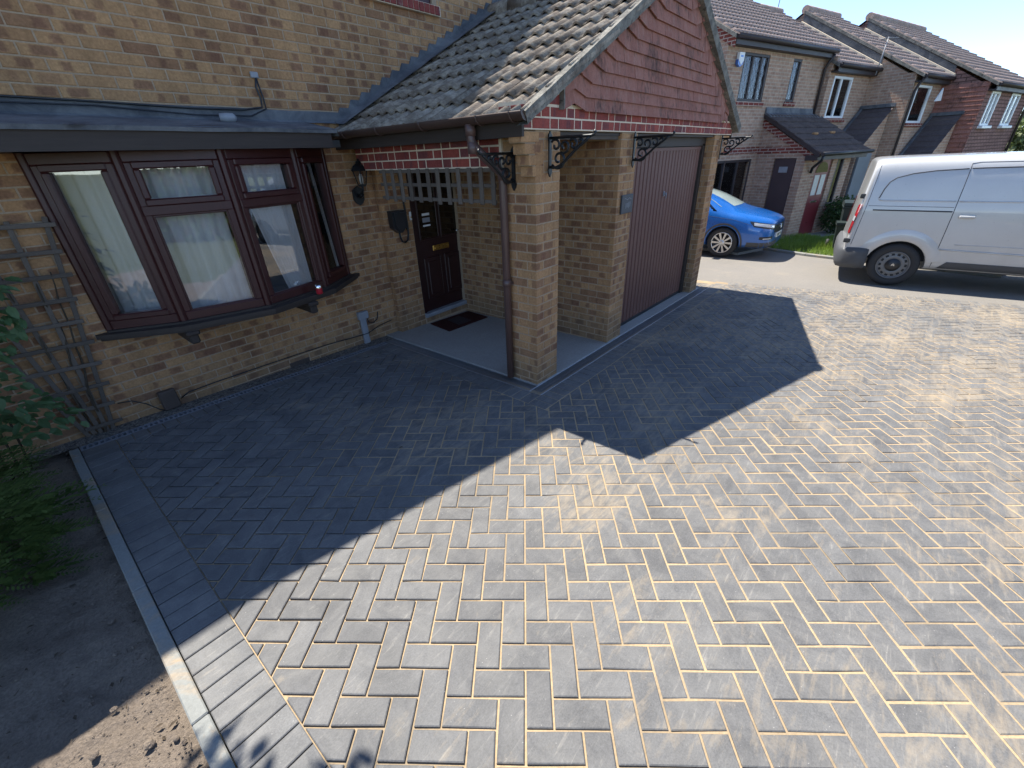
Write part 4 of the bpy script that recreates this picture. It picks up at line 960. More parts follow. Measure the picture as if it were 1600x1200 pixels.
# junction boxes and cables on the bay wall
jb = thing('junction_box', 'grey junction box and conduit low on the wall near the porch', 'junction box', (-.3, YB, 0))
m1 = MB(); m1.cbox((-.362, YB-.055, .285), (-.232, YB-.002, .378), .007); m1.build('box', M['greyplastic'], jb)
m1 = MB(); m1.cbox((-.342, YB-.040, -.06), (-.268, YB-.002, .285), .005); m1.build('conduit', M['greyplastic'], jb)
m1 = MB(); m1.tube([(-.25, YB-.03, .285), (-.24, YB-.035, .23), (-.18, YB-.03, .20), (-.11, YB-.02, .225), (-.08, YB-.012, .29), (-.075, YB-.006, .31)], .006, 6); m1.build('cable', M['plastic_dark'], jb)
o = single(MB().cbox((-2.425, YB-.06, .045), (-2.295, YB-.002, .225), .008), 'gully_cover', M['brownplastic'], 'small brown box at the foot of the wall below the bay window', 'wall box')
m1 = MB(); m1.tube([(-2.27, YB-.01, .10), (-2.2, YB-.01, .13), (-2., YB-.008, .135), (-1.6, YB-.008, .132), (-1.2, YB-.008, .128), (-.8, YB-.008, .12), (-.36, YB-.04, .10), (-.27, YB-.04, .10), (-.1, YB-.008, .13), (.1, YB-.008, .15)], .0055, 6); single(m1, 'wall_cable', M['plastic_dark'], 'thin black cable clipped along the foot of the bay wall', 'cable')
m1 = MB(); m1.tube([(-2.69, YB-.03, .25), (-2.6, YB-.04, .235), (-2.52, YB-.05, .17), (-2.46, YB-.06, .09), (-2.42, YB-.05, .05)], .005, 6); single(m1, 'loose_cable', M['plastic_dark'], 'loose black cable hanging from the trellis to the brown box', 'cable')
tc = thing('roof_cable', 'black cables lying along the lead above the bay window', 'cable', (-.82, YB, 2.4))
m1 = MB(); m1.tube([(-4, YB-.016, 2.43), (-2.456, YB-.02, 2.422), (-1.98, YB-.02, 2.415), (-1.39, YB-.022, 2.40), (-1., YB-.025, 2.405), (-.83, YB-.018, 2.43), (-.82, YB-.01, 2.50), (-.835, YB-.01, 2.58), (-.815, YB-.012, 2.65)], .0075, 6); m1.tube([(-4, YB-.05, 2.40), (-2.6, YB-.06, 2.385), (-2., YB-.035, 2.39), (-1.4, YB-.06, 2.352), (-.95, YB-.04, 2.36), (-.8, YB-.022, 2.42), (-.795, YB-.01, 2.50), (-.815, YB-.012, 2.645)], .006, 6); m1.build('cable', M['plastic_dark'], tc)
m1 = MB(); m1.cbox((-.855, YB-.02, 2.645), (-.79, YB-.001, 2.69), .005); m1.build('entry_cover', M['greyplastic'], tc)
m1 = MB(); m1.lathe([(0, -.05), (.03, -.05), (.036, 0), (.034, .05), (.012, .07), (0, .07)], n=12, m=Matrix.Translation((-1.22, 2.24, 2.325)) @ Matrix.Rotation(pi/2, 4, 'Y') @ Matrix.Rotation(.3, 4, 'X')); single(m1, 'vent_cap', M['greyplastic'], 'small grey cap lying on the lead roof of the bay', 'cap')
# tin on the bay sill
tn = thing('drinks_tin', 'small red and silver tin standing on the bay window sill', 'tin', (-.955, 1.965, .832))
m1 = MB(); m1.lathe([(0, 0), (.026, 0), (.031, .006), (.031, .06)], (-.955, 1.965, .833), 16); m1.build('tin_body', plain('tin_red', (.40, .02, .03), .3), tn); m1 = MB(); m1.lathe([(.031, .06), (.031, .082), (.025, .09), (0, .088)], (-.955, 1.965, .833), 16); m1.build('tin_top', M['chrome'], tn)
# door mat
dm = thing('door_mat', 'dark red and grey mat in front of the front door', 'mat', (.95, 2.08, .0))
mz = lambda x, y: gz(x, y)+.012
m1 = MB(); m1.prism([(.56, 1.85), (1.30, 1.85), (1.34, 2.28), (.62, 2.30)], 0, .012); m1.v = [(x, y, z+mz(x, y)+.001) for x, y, z in m1.v]; m1.build('pile', M['mat'], dm)
m1 = MB(); m1.prism([(.80, 1.92), (1.05, 1.92), (1.09, 2.22), (.86, 2.22)], .0, .014); m1.v = [(x, y, z+mz(x, y)+.001) for x, y, z in m1.v]; m1.build('panel', M['matgrey'], dm)
# porch trellis hanging below the lintel
tr = thing('porch_trellis', 'grey timber trellis hanging across the porch side opening', 'trellis', (-.02, 1.2, 1.6))
for k in range(12):
    y = .42+k*.135; m1 = MB(); m1.cbox((-.032, y-.023, 1.60+random.uniform(-.01, .01)), (-.018, y+.023, 1.893), .003); m1.build('slat', M['wood'], tr)
for z in (1.632, 1.755, 1.872): m1 = MB(); m1.cbox((-.018, .40, z-.015), (-.004, 2.0, z+.015), .003); m1.build('rail', M['wood'], tr)
# fan trellis on the bay wall
ft = thing('fan_trellis', 'weathered fan trellis against the wall left of the bay window', 'trellis', (-2.85, YB-.03, .05))
RE_ = [(-2.504, 1.655), (-2.543, 1.476), (-2.553, 1.309), (-2.596, 1.135), (-2.625, .968), (-2.627, .80), (-2.651, .622), (-2.669, .448), (-2.702, .275), (-2.712, .112)]
LE_ = [(-3.32, 1.69), (-3.30, 1.51), (-3.26, 1.345), (-3.22, 1.17), (-3.17, .995), (-3.14, .83), (-3.10, .665), (-3.02, .470), (-2.975, .298), (-2.95, .124)]
def lath(x0, z0, x1, z1, wd, y0, y1, name):
    m1 = MB(); d = Vector((x1-x0, 0, z1-z0)); L = d.length; d.normalize(); n_ = Vector((-d.z, 0, d.x)); m1.cbox((0, y0, -wd/2), (L, y1, wd/2), .003, Matrix(((d.x, 0, n_.x, x0), (0, 1, 0, 0), (d.z, 0, n_.z, z0), (0, 0, 0, 1)))); m1.build(name, M['wood'], ft)
for a, b_ in zip(LE_, RE_): lath(a[0], a[1], b_[0], b_[1], .030, YB-.052, YB-.040, 'cross_slat')
for xt, zt, xb in ((-2.545, 1.71, -2.80), (-2.735, 1.70, -2.835), (-2.925, 1.70, -2.868), (-3.11, 1.70, -2.90), (-3.28, 1.70, -2.935)): lath(xb, .0, xt, zt, .030, YB-.040, YB-.028, 'fan_slat')
def stem(pts, r_, name, label, cat, group=None): m1 = MB(); m1.tube(pts, r_, 6); return single(m1, name, M['bark'], label, cat, group)
for k, (x0, x1, sd, lab) in enumerate([(-2.86, -2.66, 1, 'dead brown climber stem woven through the fan trellis, nearest the window'), (-2.9, -2.9, 2, 'dead brown climber stem woven up the middle of the fan trellis'), (-2.84, -2.75, 3, 'thin dead climber stem twisting up the fan trellis')]):
    pts = []
    for q in range(15):
        t_ = q/14; pts.append((x0+(x1-x0)*t_+.03*mnoise.noise(Vector((sd*5, t_*5, 0))), YB-.03-.025*sin(q*1.4+sd), .0+1.35*t_))
    stem(pts, [.010-.006*q/14 for q in range(15)], 'climber_stem', lab, 'stem', 'dead stems on the trellis')
# curtains in the bay
def curtain(label, pts, z0, z1, cut=None):
    m1 = MB(); N = 60; P = [Vector(p) for p in pts]; seg = [(P[k+1]-P[k]).length for k in range(len(P)-1)]; T = sum(seg); prev = None
    for q in range(N+1):
        s = T*q/N; k = 0
        while k < len(seg)-1 and s > seg[k]: s -= seg[k]; k += 1
        p = P[k]+(P[k+1]-P[k])*(s/seg[k]); d = (P[k+1]-P[k]).normalized(); n_ = Vector((-d.y, d.x)); w_ = .016*sin(q*1.15)+.008*sin(q*2.7+1)
        p = p+n_*w_; cur = []
        for j in range(7):
            zz = z0+(z1-z0)*j/6; pull = cut(q/N, j/6) if cut else 0; cur.append((p.x+d.x*pull, p.y+d.y*pull, zz))
        if prev:
            for j in range(6): m1.raw([prev[j], cur[j], cur[j+1], prev[j+1]], [(0, 1, 2, 3)], True)
        prev = cur
    o = m1.build('net_curtain', M['curtain']); tag(o, label, 'curtain', 'white curtains in the bay')
curtain('white curtain behind the two left lights of the bay window', [(-2.40, 2.56), (-2.04, 2.30), (-1.50, 2.15)], .85, 2.1)
curtain('white curtain hanging slanted behind the right opening light of the bay', [(-1.37, 2.07), (-.93, 2.17)], .85, 2.1, lambda s, h: (1-h)**1.2*(.20*(1-s)+.02))
curtain('narrow white curtain in the right end light of the bay', [(-.755, 2.215), (-.56, 2.335)], .85, 2.1, lambda s, h: .13*(1-h))
# ---------------------------------------------------------------- plants
def frond(mb, base, d, up, L, leaflets=9, wid=.35, curl=.3):
    d = Vector(d).normalized(); up = Vector(up); s = d.cross(up).normalized(); up = s.cross(d)
    B = Vector(base); prev = B
    for k in range(1, leaflets+1):
        t_ = k/leaflets; p = B+d*(L*t_)-Vector((0, 0, 1))*(L*curl*t_*t_)
        ll = L*wid*(1-t_*.75)*random.uniform(.8, 1.2)
        for sg in (1, -1):
            tip = p+(d*.75+s*sg+up*random.uniform(-.2, .2)).normalized()*ll; m_ = (p+tip)/2; ww = ll*.17; e = (tip-p).normalized().cross(up).normalized()*ww
            mb.raw([p, m_+e, tip, m_-e], [(0, 1, 2, 3)])
        prev = p
def rvec(): 
    z = random.uniform(-1, 1); a = random.uniform(0, 2*pi); r_ = sqrt(1-z*z); return Vector((r_*cos(a), r_*sin(a), z))
cf = thing('conifer_shrub', 'dark green feathery conifer shrub overhanging the edging', 'shrub', (-3.75, 1.25, gz(-3.75, 1.25)-.06))
m1 = MB(); c0 = Vector((-3.78, 1.25, .42))
for k in range(1000):
    v = rvec(); v.z = v.z*.9
    p = c0+Vector((v.x*.56, v.y*.95, v.z*.46))*random.uniform(.45, 1.); out = Vector((v.x+.25, v.y*.7, v.z*.35+.05)).normalized()
    frond(m1, p, out, (0, 0, 1), random.uniform(.10, .20), 10, .40, .22)
for (x, y, z, dx, dy, L) in ((-3.38, 1.15, .30, 1, .1, .36), (-3.40, .95, .22, 1, -.25, .30), (-3.45, 1.6, .36, 1, .3, .3), (-3.42, .8, .12, .9, -.3, .28), (-3.5, 1.35, .38, 1, .0, .34), (-3.4, 1.25, .22, 1, -.12, .33)):
    for q in range(3): frond(m1, (x, y+random.uniform(-.05, .05), z+random.uniform(-.03, .03)), (dx, dy+random.uniform(-.2, .2), .05), (0, 0, 1), L*random.uniform(.8, 1.1), 14, .34, .18)
m1.build('foliage', M['conifer'], cf, recalc=False)
m1 = MB()
for k in range(9): v = rvec(); m1.tube([(-3.75, 1.25, -.05), (-3.75+v.x*.2, 1.25+v.y*.3, .25), (-3.75+v.x*.4, 1.25+v.y*.6, .45+v.z*.15)], [.018, .012, .006], 6)
m1.build('stem', M['bark'], cf)
def leafquad(mb, p, d, n_, L, W):
    d = Vector(d).normalized(); s = d.cross(Vector(n_)).normalized(); up = s.cross(d); p = Vector(p)
    a = p+d*L*.3+s*W*.5+up*L*.05; b_ = p+d*L*.7+s*W*.42+up*L*.03; t_ = p+d*L-up*L*.10; c = p+d*L*.7-s*W*.42+up*L*.03; e = p+d*L*.3-s*W*.5+up*L*.05; m_ = p+d*L*.5
    mb.raw([p, a, b_, t_, c, e, m_], [(0, 1, 6), (1, 2, 6), (2, 3, 6), (3, 4, 6), (4, 5, 6), (5, 0, 6)])
cl = thing('climbing_plant', 'broad-leaved climber on the wall at the left edge beside the trellis', 'climber', (-3.1, 2.2, 0))
m1 = MB()
for k in range(480):
    z = random.uniform(.35, 1.75); x = -2.98-random.random()*.5+.10*sin(z*6); y = 2.2-random.random()*.28
    pr = proj((x, y, z))
    d = Vector((random.uniform(-.3, 1), random.uniform(-1, -.1), random.uniform(-.9, .2))); leafquad(m1, (x, y, z), d, (random.uniform(-.3, .3), -.5, 1), random.uniform(.06, .11), random.uniform(.03, .055))
m1.build('foliage', M['broad'], cl, recalc=False)
m1 = MB()
for k in range(3): m1.tube([(-3.32-.05*k, 2.3, -.03), (-3.25-.07*k, 2.25, .5), (-3.2-.09*k, 2.2, 1.0), (-3.15-.1*k, 2.15, 1.6)], [.009, .007, .006, .004], 6)
m1.build('stem', M['bark'], cl)
# garden tree left of the frame (its crown throws the leafy shadow on edging and soil) and hedge seen in the panes
def tree(name, label, base, h, cr, n, mat, leafL, cat='tree', lean=(0, 0), trunkr=.06, group=None, flat=.8):
    th = thing(name, label, cat, base, 0, group); bx, by, bz_ = base; c = Vector((bx+lean[0], by+lean[1], bz_+h))
    m1 = MB(); m1.tube([(bx, by, bz_-.1), (bx+lean[0]*.2, by+lean[1]*.2, bz_+h*.35), (bx+lean[0]*.6, by+lean[1]*.6, bz_+h*.7), tuple(c)], [trunkr, trunkr*.8, trunkr*.6, trunkr*.3], 8)
    cl_ = []
    for k in range(14):
        v = rvec(); e = c+Vector((v.x*cr, v.y*cr, v.z*cr*flat))*random.uniform(.5, .95); cl_.append(e)
        st_ = Vector((bx+lean[0]*.6, by+lean[1]*.6, bz_+h*.7)); m_ = (st_+e)/2+Vector((0, 0, .05)); m1.tube([tuple(st_), tuple(m_), tuple(e)], [trunkr*.4, trunkr*.25, trunkr*.1], 5)
    m1.build('trunk', M['bark'], th)
    m1 = MB()
    for k in range(n):
        q = random.choice(cl_); v = rvec(); p = q+v*(cr*.42*random.random()**.5); d = rvec(); leafquad(m1, p, d, rvec(), leafL*random.uniform(.7, 1.3), leafL*.5)
    m1.build('crown', mat, th, recalc=False); return th
tree('garden_tree', 'overhanging tree whose leafy shadow falls on the border blocks at lower left', (-4.5, .1, -.0), 3.55, .46, 2600, M['shrub'], .09, 'tree', (1.62, .50))
hg = thing('garden_hedge', 'green hedge seen only as a reflection in the bay window panes', 'hedge', (-1, -8.6, .1))
m1 = MB()
for k in range(5200):
    x = random.uniform(-6, 6); y = -8.4-random.random()*.8; z = random.uniform(0, 2.6)+.3*sin(x*2.1); leafquad(m1, (x, y, z), rvec(), (0, 1, .3), random.uniform(.10, .18), .07)
m1.build('foliage', M['shrub'], hg, recalc=False)
m1 = MB()
for k in range(25): x = -6+k*.5; m1.tube([(x, -8.8, 0), (x+random.uniform(-.2, .2), -8.8, 2.0)], .02, 5)
m1.box((-6, -9.1, 0), (6, -8.95, 2.0)); m1.build('stem', M['bark'], hg)

# dry leaves blown onto the paving
for k, (x, y, a, lab) in enumerate([(-2.93, 1.62, .4, 'curled dry leaf on the border blocks near the trellis'), (-2.5, .85, 1.8, 'dry brown leaf on the shaded paving below the bay window'), (-1.45, .2, 2.9, 'dry leaf on the shaded paving in front of the porch')]):
    m1 = MB(); leafquad(m1, (x, y, gz(x, y)+.006), (cos(a), sin(a), .12), (0, 0, 1), .035, .016); o = m1.build('dry_leaf', M['bark'], recalc=False); tag(o, lab, 'leaf', 'dry leaves on the paving')
# ================================================================ THE TERRACE ACROSS THE ROAD
TH = radians(-17.9); TO = Vector((11.302, -.161)); TU = Vector((cos(TH), sin(TH))); TB = Vector((-TU.y, TU.x))
TZ = -.344
def tw(a, b_): return TO+TU*a+TB*b_
PT = .577
def framew(mb, a0, a1, z0, z1, b_, fw=.06, d=.05, mid=()):
    for r_ in ((a0, a1, z0, z0+fw), (a0, a1, z1-fw, z1), (a0, a0+fw, z0+fw, z1-fw), (a1-fw, a1, z0+fw, z1-fw)): mb.cbox((r_[0], b_-d, r_[2]), (r_[1], b_+.02, r_[3]), .006)
    for x in mid: mb.cbox((x-fw/2, b_-d*.9, z0+fw), (x+fw/2, b_+.02, z1-fw), .005)
def farwindow(th, a0, a1, z0, z1, b_, mat, mid=(), sill=True, curt=True, fw=.06, lead=False):
    m1 = MB(); framew(m1, a0, a1, z0, z1, b_, fw, .05, mid); w_ = m1.build('window', mat, th, local=True)
    def lsub(mb, nm, mt): return sub(mb, nm, mt, w_)
    xs = [a0]+list(mid)+[a1]
    for p, q in zip(xs, xs[1:]):
        m1 = MB(); m1.box((p+fw*.5, b_-.012, z0+fw*.8), (q-fw*.5, b_-.006, z1-fw*.8)); lsub(m1, 'pane', M['glass'])
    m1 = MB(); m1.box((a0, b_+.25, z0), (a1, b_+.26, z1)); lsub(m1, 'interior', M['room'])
    if curt:
        m1 = MB(); W_ = a1-a0
        for (s0, s1) in ((.04, .28), (.36, .50), (.66, .96)):
            n = 10
            for k in range(n):
                x0 = a0+W_*(s0+(s1-s0)*k/n); x1 = a0+W_*(s0+(s1-s0)*(k+1)/n); m1.raw([(x0, b_+.03+.02*sin(k*2.), z0+.05), (x1, b_+.03+.02*sin(k*2+2.), z0+.05), (x1, b_+.03+.02*sin(k*2+2.), z1-.05), (x0, b_+.03+.02*sin(k*2.), z1-.05)], [(0, 1, 2, 3)])
        lsub(m1, 'curtain', M['curtain'])
    if lead:
        m1 = MB(); W_ = a1-a0; Hh = z1-z0; st = .12
        k = -Hh
        while k < W_:
            for sg in (1, -1):
                p = []; 
                for t_ in (0, 1):
                    x = k+Hh*t_*.5; z = Hh*t_ if sg > 0 else Hh*(1-t_); p.append((x, z))
                (xa, za), (xb, zb) = p
                xa2, xb2 = max(xa, fw), min(xb, W_-fw)
                if xb2 > xa2: f = lambda x: za+(zb-za)*(x-xa)/(xb-xa); m1.tube([(a0+xa2, b_-.014, z0+f(xa2)), (a0+xb2, b_-.014, z0+f(xb2))], .004, 4)
            k += st
        lsub(m1, 'leading', M['greyplastic'])
    if sill:
        m1 = MB(); m1.cbox((a0-.06, b_-.10, z0-.10), (a1+.06, b_+.02, z0-.003), .008); lsub(m1, 'sill', M['farred'])
    return w_
def terrace(label, a0, a1, b0, ez, rb, mat, wallparts, left=True, under=.0):
    # wall boxes, roof with eave height ez at b0-.2, ridge at rb
    c = tw(a0, b0); th = thing('terraced_house', label, 'house', (c.x, c.y, TZ), TH, 'terrace across the road')
    sh = Matrix.Translation((-a0, -b0, -TZ))      # vertices are given in terrace coordinates
    return th, sh
class LM(MB):
    # builder in terrace coordinates (a, b, z) for a house placed at (a0, b0)
    def __init__(s, a0, b0): super().__init__(); s.o = (a0, b0)
    def fin(s, name, mat, th, kind=None):
        s.v = [(x-s.o[0], y-s.o[1], z-TZ) for x, y, z in s.v]; return s.build(name, mat, th, local=True, kind=kind)
def far_house(label, a0, a1, b0, ez, depth, mat, opens, verge_left=True, cheek_mat=None, pitch=PT, tilemat='fartile', roll=True):
    c = tw(a0, b0); th = thing('terraced_house', label, 'house', (c.x, c.y, TZ), TH, 'terrace across the road')
    # front wall around openings (a, a, z, z) sorted by a
    m1 = LM(a0, b0); xs = sorted(opens); cur = a0
    D = .22; back = b0+7.4
    for o_ in xs:
        m1.box((cur, b0, TZ-.3), (o_[0], b0+D, ez+.05)); 
        zc = TZ-.3
        for (za, zb) in sorted(o_[2]): m1.box((o_[0], b0, zc), (o_[1], b0+D, za)); zc = zb
        m1.box((o_[0], b0, zc), (o_[1], b0+D, ez+.05)); cur = o_[1]
    m1.box((cur, b0, TZ-.3), (a1, b0+D, ez+.05)); wl = m1.fin('wall', mat, th)
    rzv = ez+pitch*(depth/2+.2)
    m1 = LM(a0, b0); mid = b0+depth/2
    for x in (a0, a1-.2): m1.prism([(b0+D, TZ-.3), (b0+depth, TZ-.3), (b0+depth, ez+.05), (mid, rzv-.09), (b0+D, ez+.05+.0)], x, x+.2, Matrix(((0, 0, 1, 0), (1, 0, 0, 0), (0, 1, 0, 0), (0, 0, 0, 1))))
    m1.fin('side_wall', cheek_mat or mat, th)
    m1 = LM(a0, b0); eb = b0-.2
    m1.raw([(a0-.02, eb, ez-.03), (a1+.02, eb, ez-.03), (a1+.02, mid, rzv-.03), (a0-.02, mid, rzv-.03)], [(0, 1, 2, 3)]); m1.raw([(a0-.02, b0+depth+.2, ez-.03), (a1+.02, b0+depth+.2, ez-.03), (a1+.02, mid, rzv-.03), (a0-.02, mid, rzv-.03)], [(0, 1, 2, 3)])
    ra = math.atan(pitch); c_, s_ = cos(ra), sin(ra)
    rf_ = m1.fin('roof', M['fascia'], th)
    m1 = LM(a0, b0); sl_ = (depth/2+.2)/c_; nr = int(sl_/.30); nc = int((a1-a0+.04)/.30)+1
    for r_ in range(nr+1):
        for k in range(nc):
            x0 = a0-.03+k*.30; wd = min(.30, a1+.03-x0)
            if wd < .06: continue
            v0 = -.06+r_*.30
            tile_geo(m1, lambda x, v, h, x0=x0, v0=v0, wd=wd: (x0+x*wd/.30, eb+c_*(v0+min(v, sl_-v0+.02))-s_*h, ez+s_*(v0+min(v, sl_-v0+.02))+c_*h-.02), rh=.036, th=.026)
    o = m1.fin('roof_tile_field', M[tilemat], th); o['kind'] = 'stuff'
    m1 = LM(a0, b0)
    n = max(2, int((a1-a0)/.45))
    for k in range(n): x0 = a0-.04+(a1-a0+.08)*k/n; x1 = a0-.04+(a1-a0+.08)*(k+1)/n-.012; m1.tube([(x0, mid, rzv), (x1, mid, rzv)], .115, 10)
    m1.fin('ridge', M[tilemat], th)
    m1 = LM(a0, b0); m1.box((a0+.01, eb+.015, ez-.20), (a1-.01, eb+.045, ez-.02)); m1.box((a0+.01, eb+.04, ez-.20), (a1-.01, b0, ez-.17)); m1.fin('fascia', M['winbrown'], th)
    m1 = LM(a0, b0); m1.tube([(a0-.02, eb-.04, ez-.05), (a1+.02, eb-.04, ez-.055)], .055, 8); m1.fin('gutter', M['winbrown'], th)
    # verge strip on the left rake
    m1 = LM(a0, b0); m1.prism([(eb, ez-.10), (eb, ez-.02), (mid, rzv-.02), (mid, rzv-.10)], a0-.07, a0-.022, Matrix(((0, 0, 1, 0), (1, 0, 0, 0), (0, 1, 0, 0), (0, 0, 0, 1)))); m1.fin('verge', M['verge'], th)
    th['_d'] = 0; del th['_d']
    return th, (ez, eb, mid, rzv, wl)
def fw_(th, a0, b0, *args, **k):
    # window in terrace coordinates
    (x0, x1, z0, z1), b_ = args[0], args[1]; return farwindow(th, x0-a0, x1-a0, z0-TZ, z1-TZ, b_-b0, *args[2:], mid=[m_-a0 for m_ in k.pop('mid', ())], **k)
# house 1: dark leaded windows, alarm box, projecting porch
A0, B0 = -2.10, 1.30
W1 = (-1.40, -.32, 2.97, 3.95); W2 = (.78, 1.20, 3.0, 3.95); WL = (-2.0, -.22, -.10, 1.66)
h1, inf1 = far_house('terraced house with dark leaded windows and tiled porch behind the blue car', A0, 2.42, B0, 4.22, 7.0, M['farbrick'], [(-2.0, -1.40, [(-.10, 1.66)]), (-1.40, -.32, [(-.10, 1.66), (2.97, 3.95)]), (-.32, -.22, [(-.10, 1.66)]), (.78, 1.20, [(3.0, 3.95)])])
fw_(h1, A0, B0, W1, B0+.06, M['winbrown'], mid=(-.98, -.62), lead=True); fw_(h1, A0, B0, W2, B0+.06, M['winbrown'], lead=True); fw_(h1, A0, B0, WL, B0+.06, M['winbrown'], mid=(-1.4, -.8), sill=False)
m1 = LM(A0, B0); m1.box((A0+.02, B0-.012, 1.80), (.0, B0-.001, 1.95)); m1.fin('red_brick_band', M['farred'], h1)
m1 = LM(A0, B0); m1.tube([(2.36, B0-.22, 4.1), (2.34, B0-.1, 3.9), (2.34, B0-.06, 3.8), (2.34, B0-.06, 2.7)], .035, 8); m1.fin('downpipe', M['winbrown'], h1)
m1 = LM(A0, B0)
for k in range(4): m1.box((2.42-.02, B0-.10-.06*k, 3.45+.15*k), (2.44+.12, B0+.01, 3.6+.15*k))
m1.fin('corbel', M['farbrick'], h1)
m1 = LM(A0, B0); m1.prism([(1.12, 3.95), (1.12, 4.16), (4.8, 6.28), (4.8, 6.02)], A0-.021, A0-.005, Matrix(((0, 0, 1, 0), (1, 0, 0, 0), (0, 1, 0, 0), (0, 0, 0, 1)))); m1.fin('rake_bricks', M['farred'], h1)
# porch of house 1
PE = 1.74
pw = LM(A0, B0)
pw.box((.0, 0, TZ-.3), (.18, .22, PE)); pw.box((0, .80, TZ-.3), (.18, B0, PE)); pw.box((0, .22, 1.66), (.18, .80, PE)); pw.box((.18, 0, TZ-.3), (.64, .2, PE)); pw.box((1.50, 0, TZ-.3), (1.75, .2, PE)); pw.box((1.75, 0, TZ-.3), (2.15, .2, .40)); pw.box((2.15, 0, TZ-.3), (2.5, .2, PE)); pw.box((.64, 0, 1.64), (2.5, .2, PE))
pw.prism([(-.02, PE), (B0, PE), (B0, 2.62)], 0., .18, Matrix(((0, 0, 1, 0), (1, 0, 0, 0), (0, 1, 0, 0), (0, 0, 0, 1)))); pw.fin('porch_wall', M['farbrick'], h1)
m1 = LM(A0, B0); m1.box((-.014, .02, 1.78), (-.001, B0, 1.93)); m1.prism([(-.22, PE-.18), (-.22, PE-.04), (B0, 2.60), (B0, 2.42)], -.03, -.0155, Matrix(((0, 0, 1, 0), (1, 0, 0, 0), (0, 1, 0, 0), (0, 0, 0, 1)))); m1.fin('red_brick_band', M['farred'], h1)
pa = math.atan((2.72-1.74)/(B0+.34)); c_, s_ = cos(pa), sin(pa); m1 = LM(A0, B0)
for r_ in range(7):
    for k in range(9):
        x0 = -.06+k*.30; v0 = r_*.285
        tile_geo(m1, lambda x, v, h, x0=x0, v0=v0: (x0+x, -.34+c_*(v0+min(v, 1.93-v0))-s_*h, 1.74+s_*(v0+min(v, 1.93-v0))+c_*h), rh=.03, th=.022)
o = m1.fin('porch_roof', M['darktile'], h1); o['kind'] = 'stuff'
m1 = LM(A0, B0); m1.box((-.05, -.30, 1.60), (2.66, -.0, 1.72)); m1.prism([(-.34, 1.66), (-.34, 1.75), (B0, 2.72), (B0, 2.63)], -.075, -.031, Matrix(((0, 0, 1, 0), (1, 0, 0, 0), (0, 1, 0, 0), (0, 0, 0, 1)))); m1.fin('porch_fascia', M['winbrown'], h1)
m1 = LM(A0, B0); m1.tube([(-.06, -.40, 1.735), (2.68, -.40, 1.745)], .045, 8); m1.tube([(.02, -.40, 1.70), (.02, -.38, 1.60), (.30, -.08, 1.42), (.32, -.05, 1.3)], .035, 8); m1.fin('porch_gutter', M['plastic_dark'], h1)
m1 = LM(A0, B0); m1.prism([(B0-.18, 2.60), (B0-.01, 2.72), (B0-.01, 2.86), (B0-.03, 2.86), (B0-.05, 2.74), (B0-.2, 2.645)], -.07, 2.66, Matrix(((0, 0, 1, 0), (1, 0, 0, 0), (0, 1, 0, 0), (0, 0, 0, 1)))); m1.fin('porch_flashing', M['lead'], h1)
for k, (x, v) in enumerate(((.75, .75), (1.75, .80))):
    m1 = LM(A0, B0); m1.cbox((x, -.34+c_*v, 1.74+s_*v+.05), (x+.22, -.34+c_*v+.12, 1.74+s_*v+.11), .02); m1.fin('roof_vent', M['brick'], h1)
m1 = LM(A0, B0); m1.cbox((.02, .24, TZ+.06), (.06, .78, 1.65), .01); bd = m1.fin('brown_door', M['browndoor'], h1)
m1 = LM(A0, B0); m1.box((.008, .40, 1.32), (.02, .62, 1.46)); m1.fin('door_sign', M['greyplastic'], h1)
m1 = LM(A0, B0); m1.cbox((.66, .03, TZ+.02), (1.48, .08, 1.62), .01); rd = m1.fin('red_door', M['reddoor'], h1)
for (xa, xb) in ((.78, 1.02), (1.12, 1.36)):
    m1 = LM(A0, B0); m1.box((xa, .022, .72), (xb, .029, 1.22)); p_ = m1.fin('door_pane', M['clearlens'], h1)
m1 = LM(A0, B0); m1.prism([(1.07+.32*cos(a), 1.28+.26*sin(a)) for a in [pi*k/12 for k in range(13)]], .020, .029, Matrix(((1, 0, 0, 0), (0, 0, 1, 0), (0, 1, 0, 0), (0, 0, 0, 1)))); m1.fin('fanlight', M['darkglass'], h1)
m1 = LM(A0, B0); m1.cbox((.90, .015, .52), (1.22, .031, .58), .005); m1.fin('letter_plate', M['chrome'], h1)
m1 = LM(A0, B0); m1.box((.98, .02, -.02), (1.0, .029, .02)); m1.fin('door_knob', M['chrome'], h1)
fw_(h1, A0, B0, (1.75, 2.15, .40, 1.62), .05, M['winbrown'], curt=False, sill=True)
# alarm box on the wall of house 1
c = tw(-1.62, B0-.05); al = thing('alarm_box', 'white and blue alarm box under the eaves of the first terraced house', 'alarm box', (c.x, c.y, 3.7), TH)
al.scale = (.75, .75, .75)
m1 = MB(); m1.prism([(-.14, .28), (.12, .28), (.12, .08), (0, -.04), (-.14, .08)], -.05, .04, Matrix(((1, 0, 0, 0), (0, 0, 1, 0), (0, 1, 0, 0), (0, 0, 0, 1)))); m1.build('cover', M['white'], al, local=True)
m1 = MB(); m1.box((-.07, -.053, .16), (.06, -.051, .21)); m1.build('badge', M['bluepaint'], al, local=True); m1 = MB(); m1.prism([(-.16, .10), (.14, .10), (.10, -.02), (-.02, -.09), (-.15, -.02)], -.04, .045, Matrix(((1, 0, 0, 0), (0, 0, 1, 0), (0, 1, 0, 0), (0, 0, 0, 1)))); m1.build('lower_lens', M['bluepaint'], al, local=True)
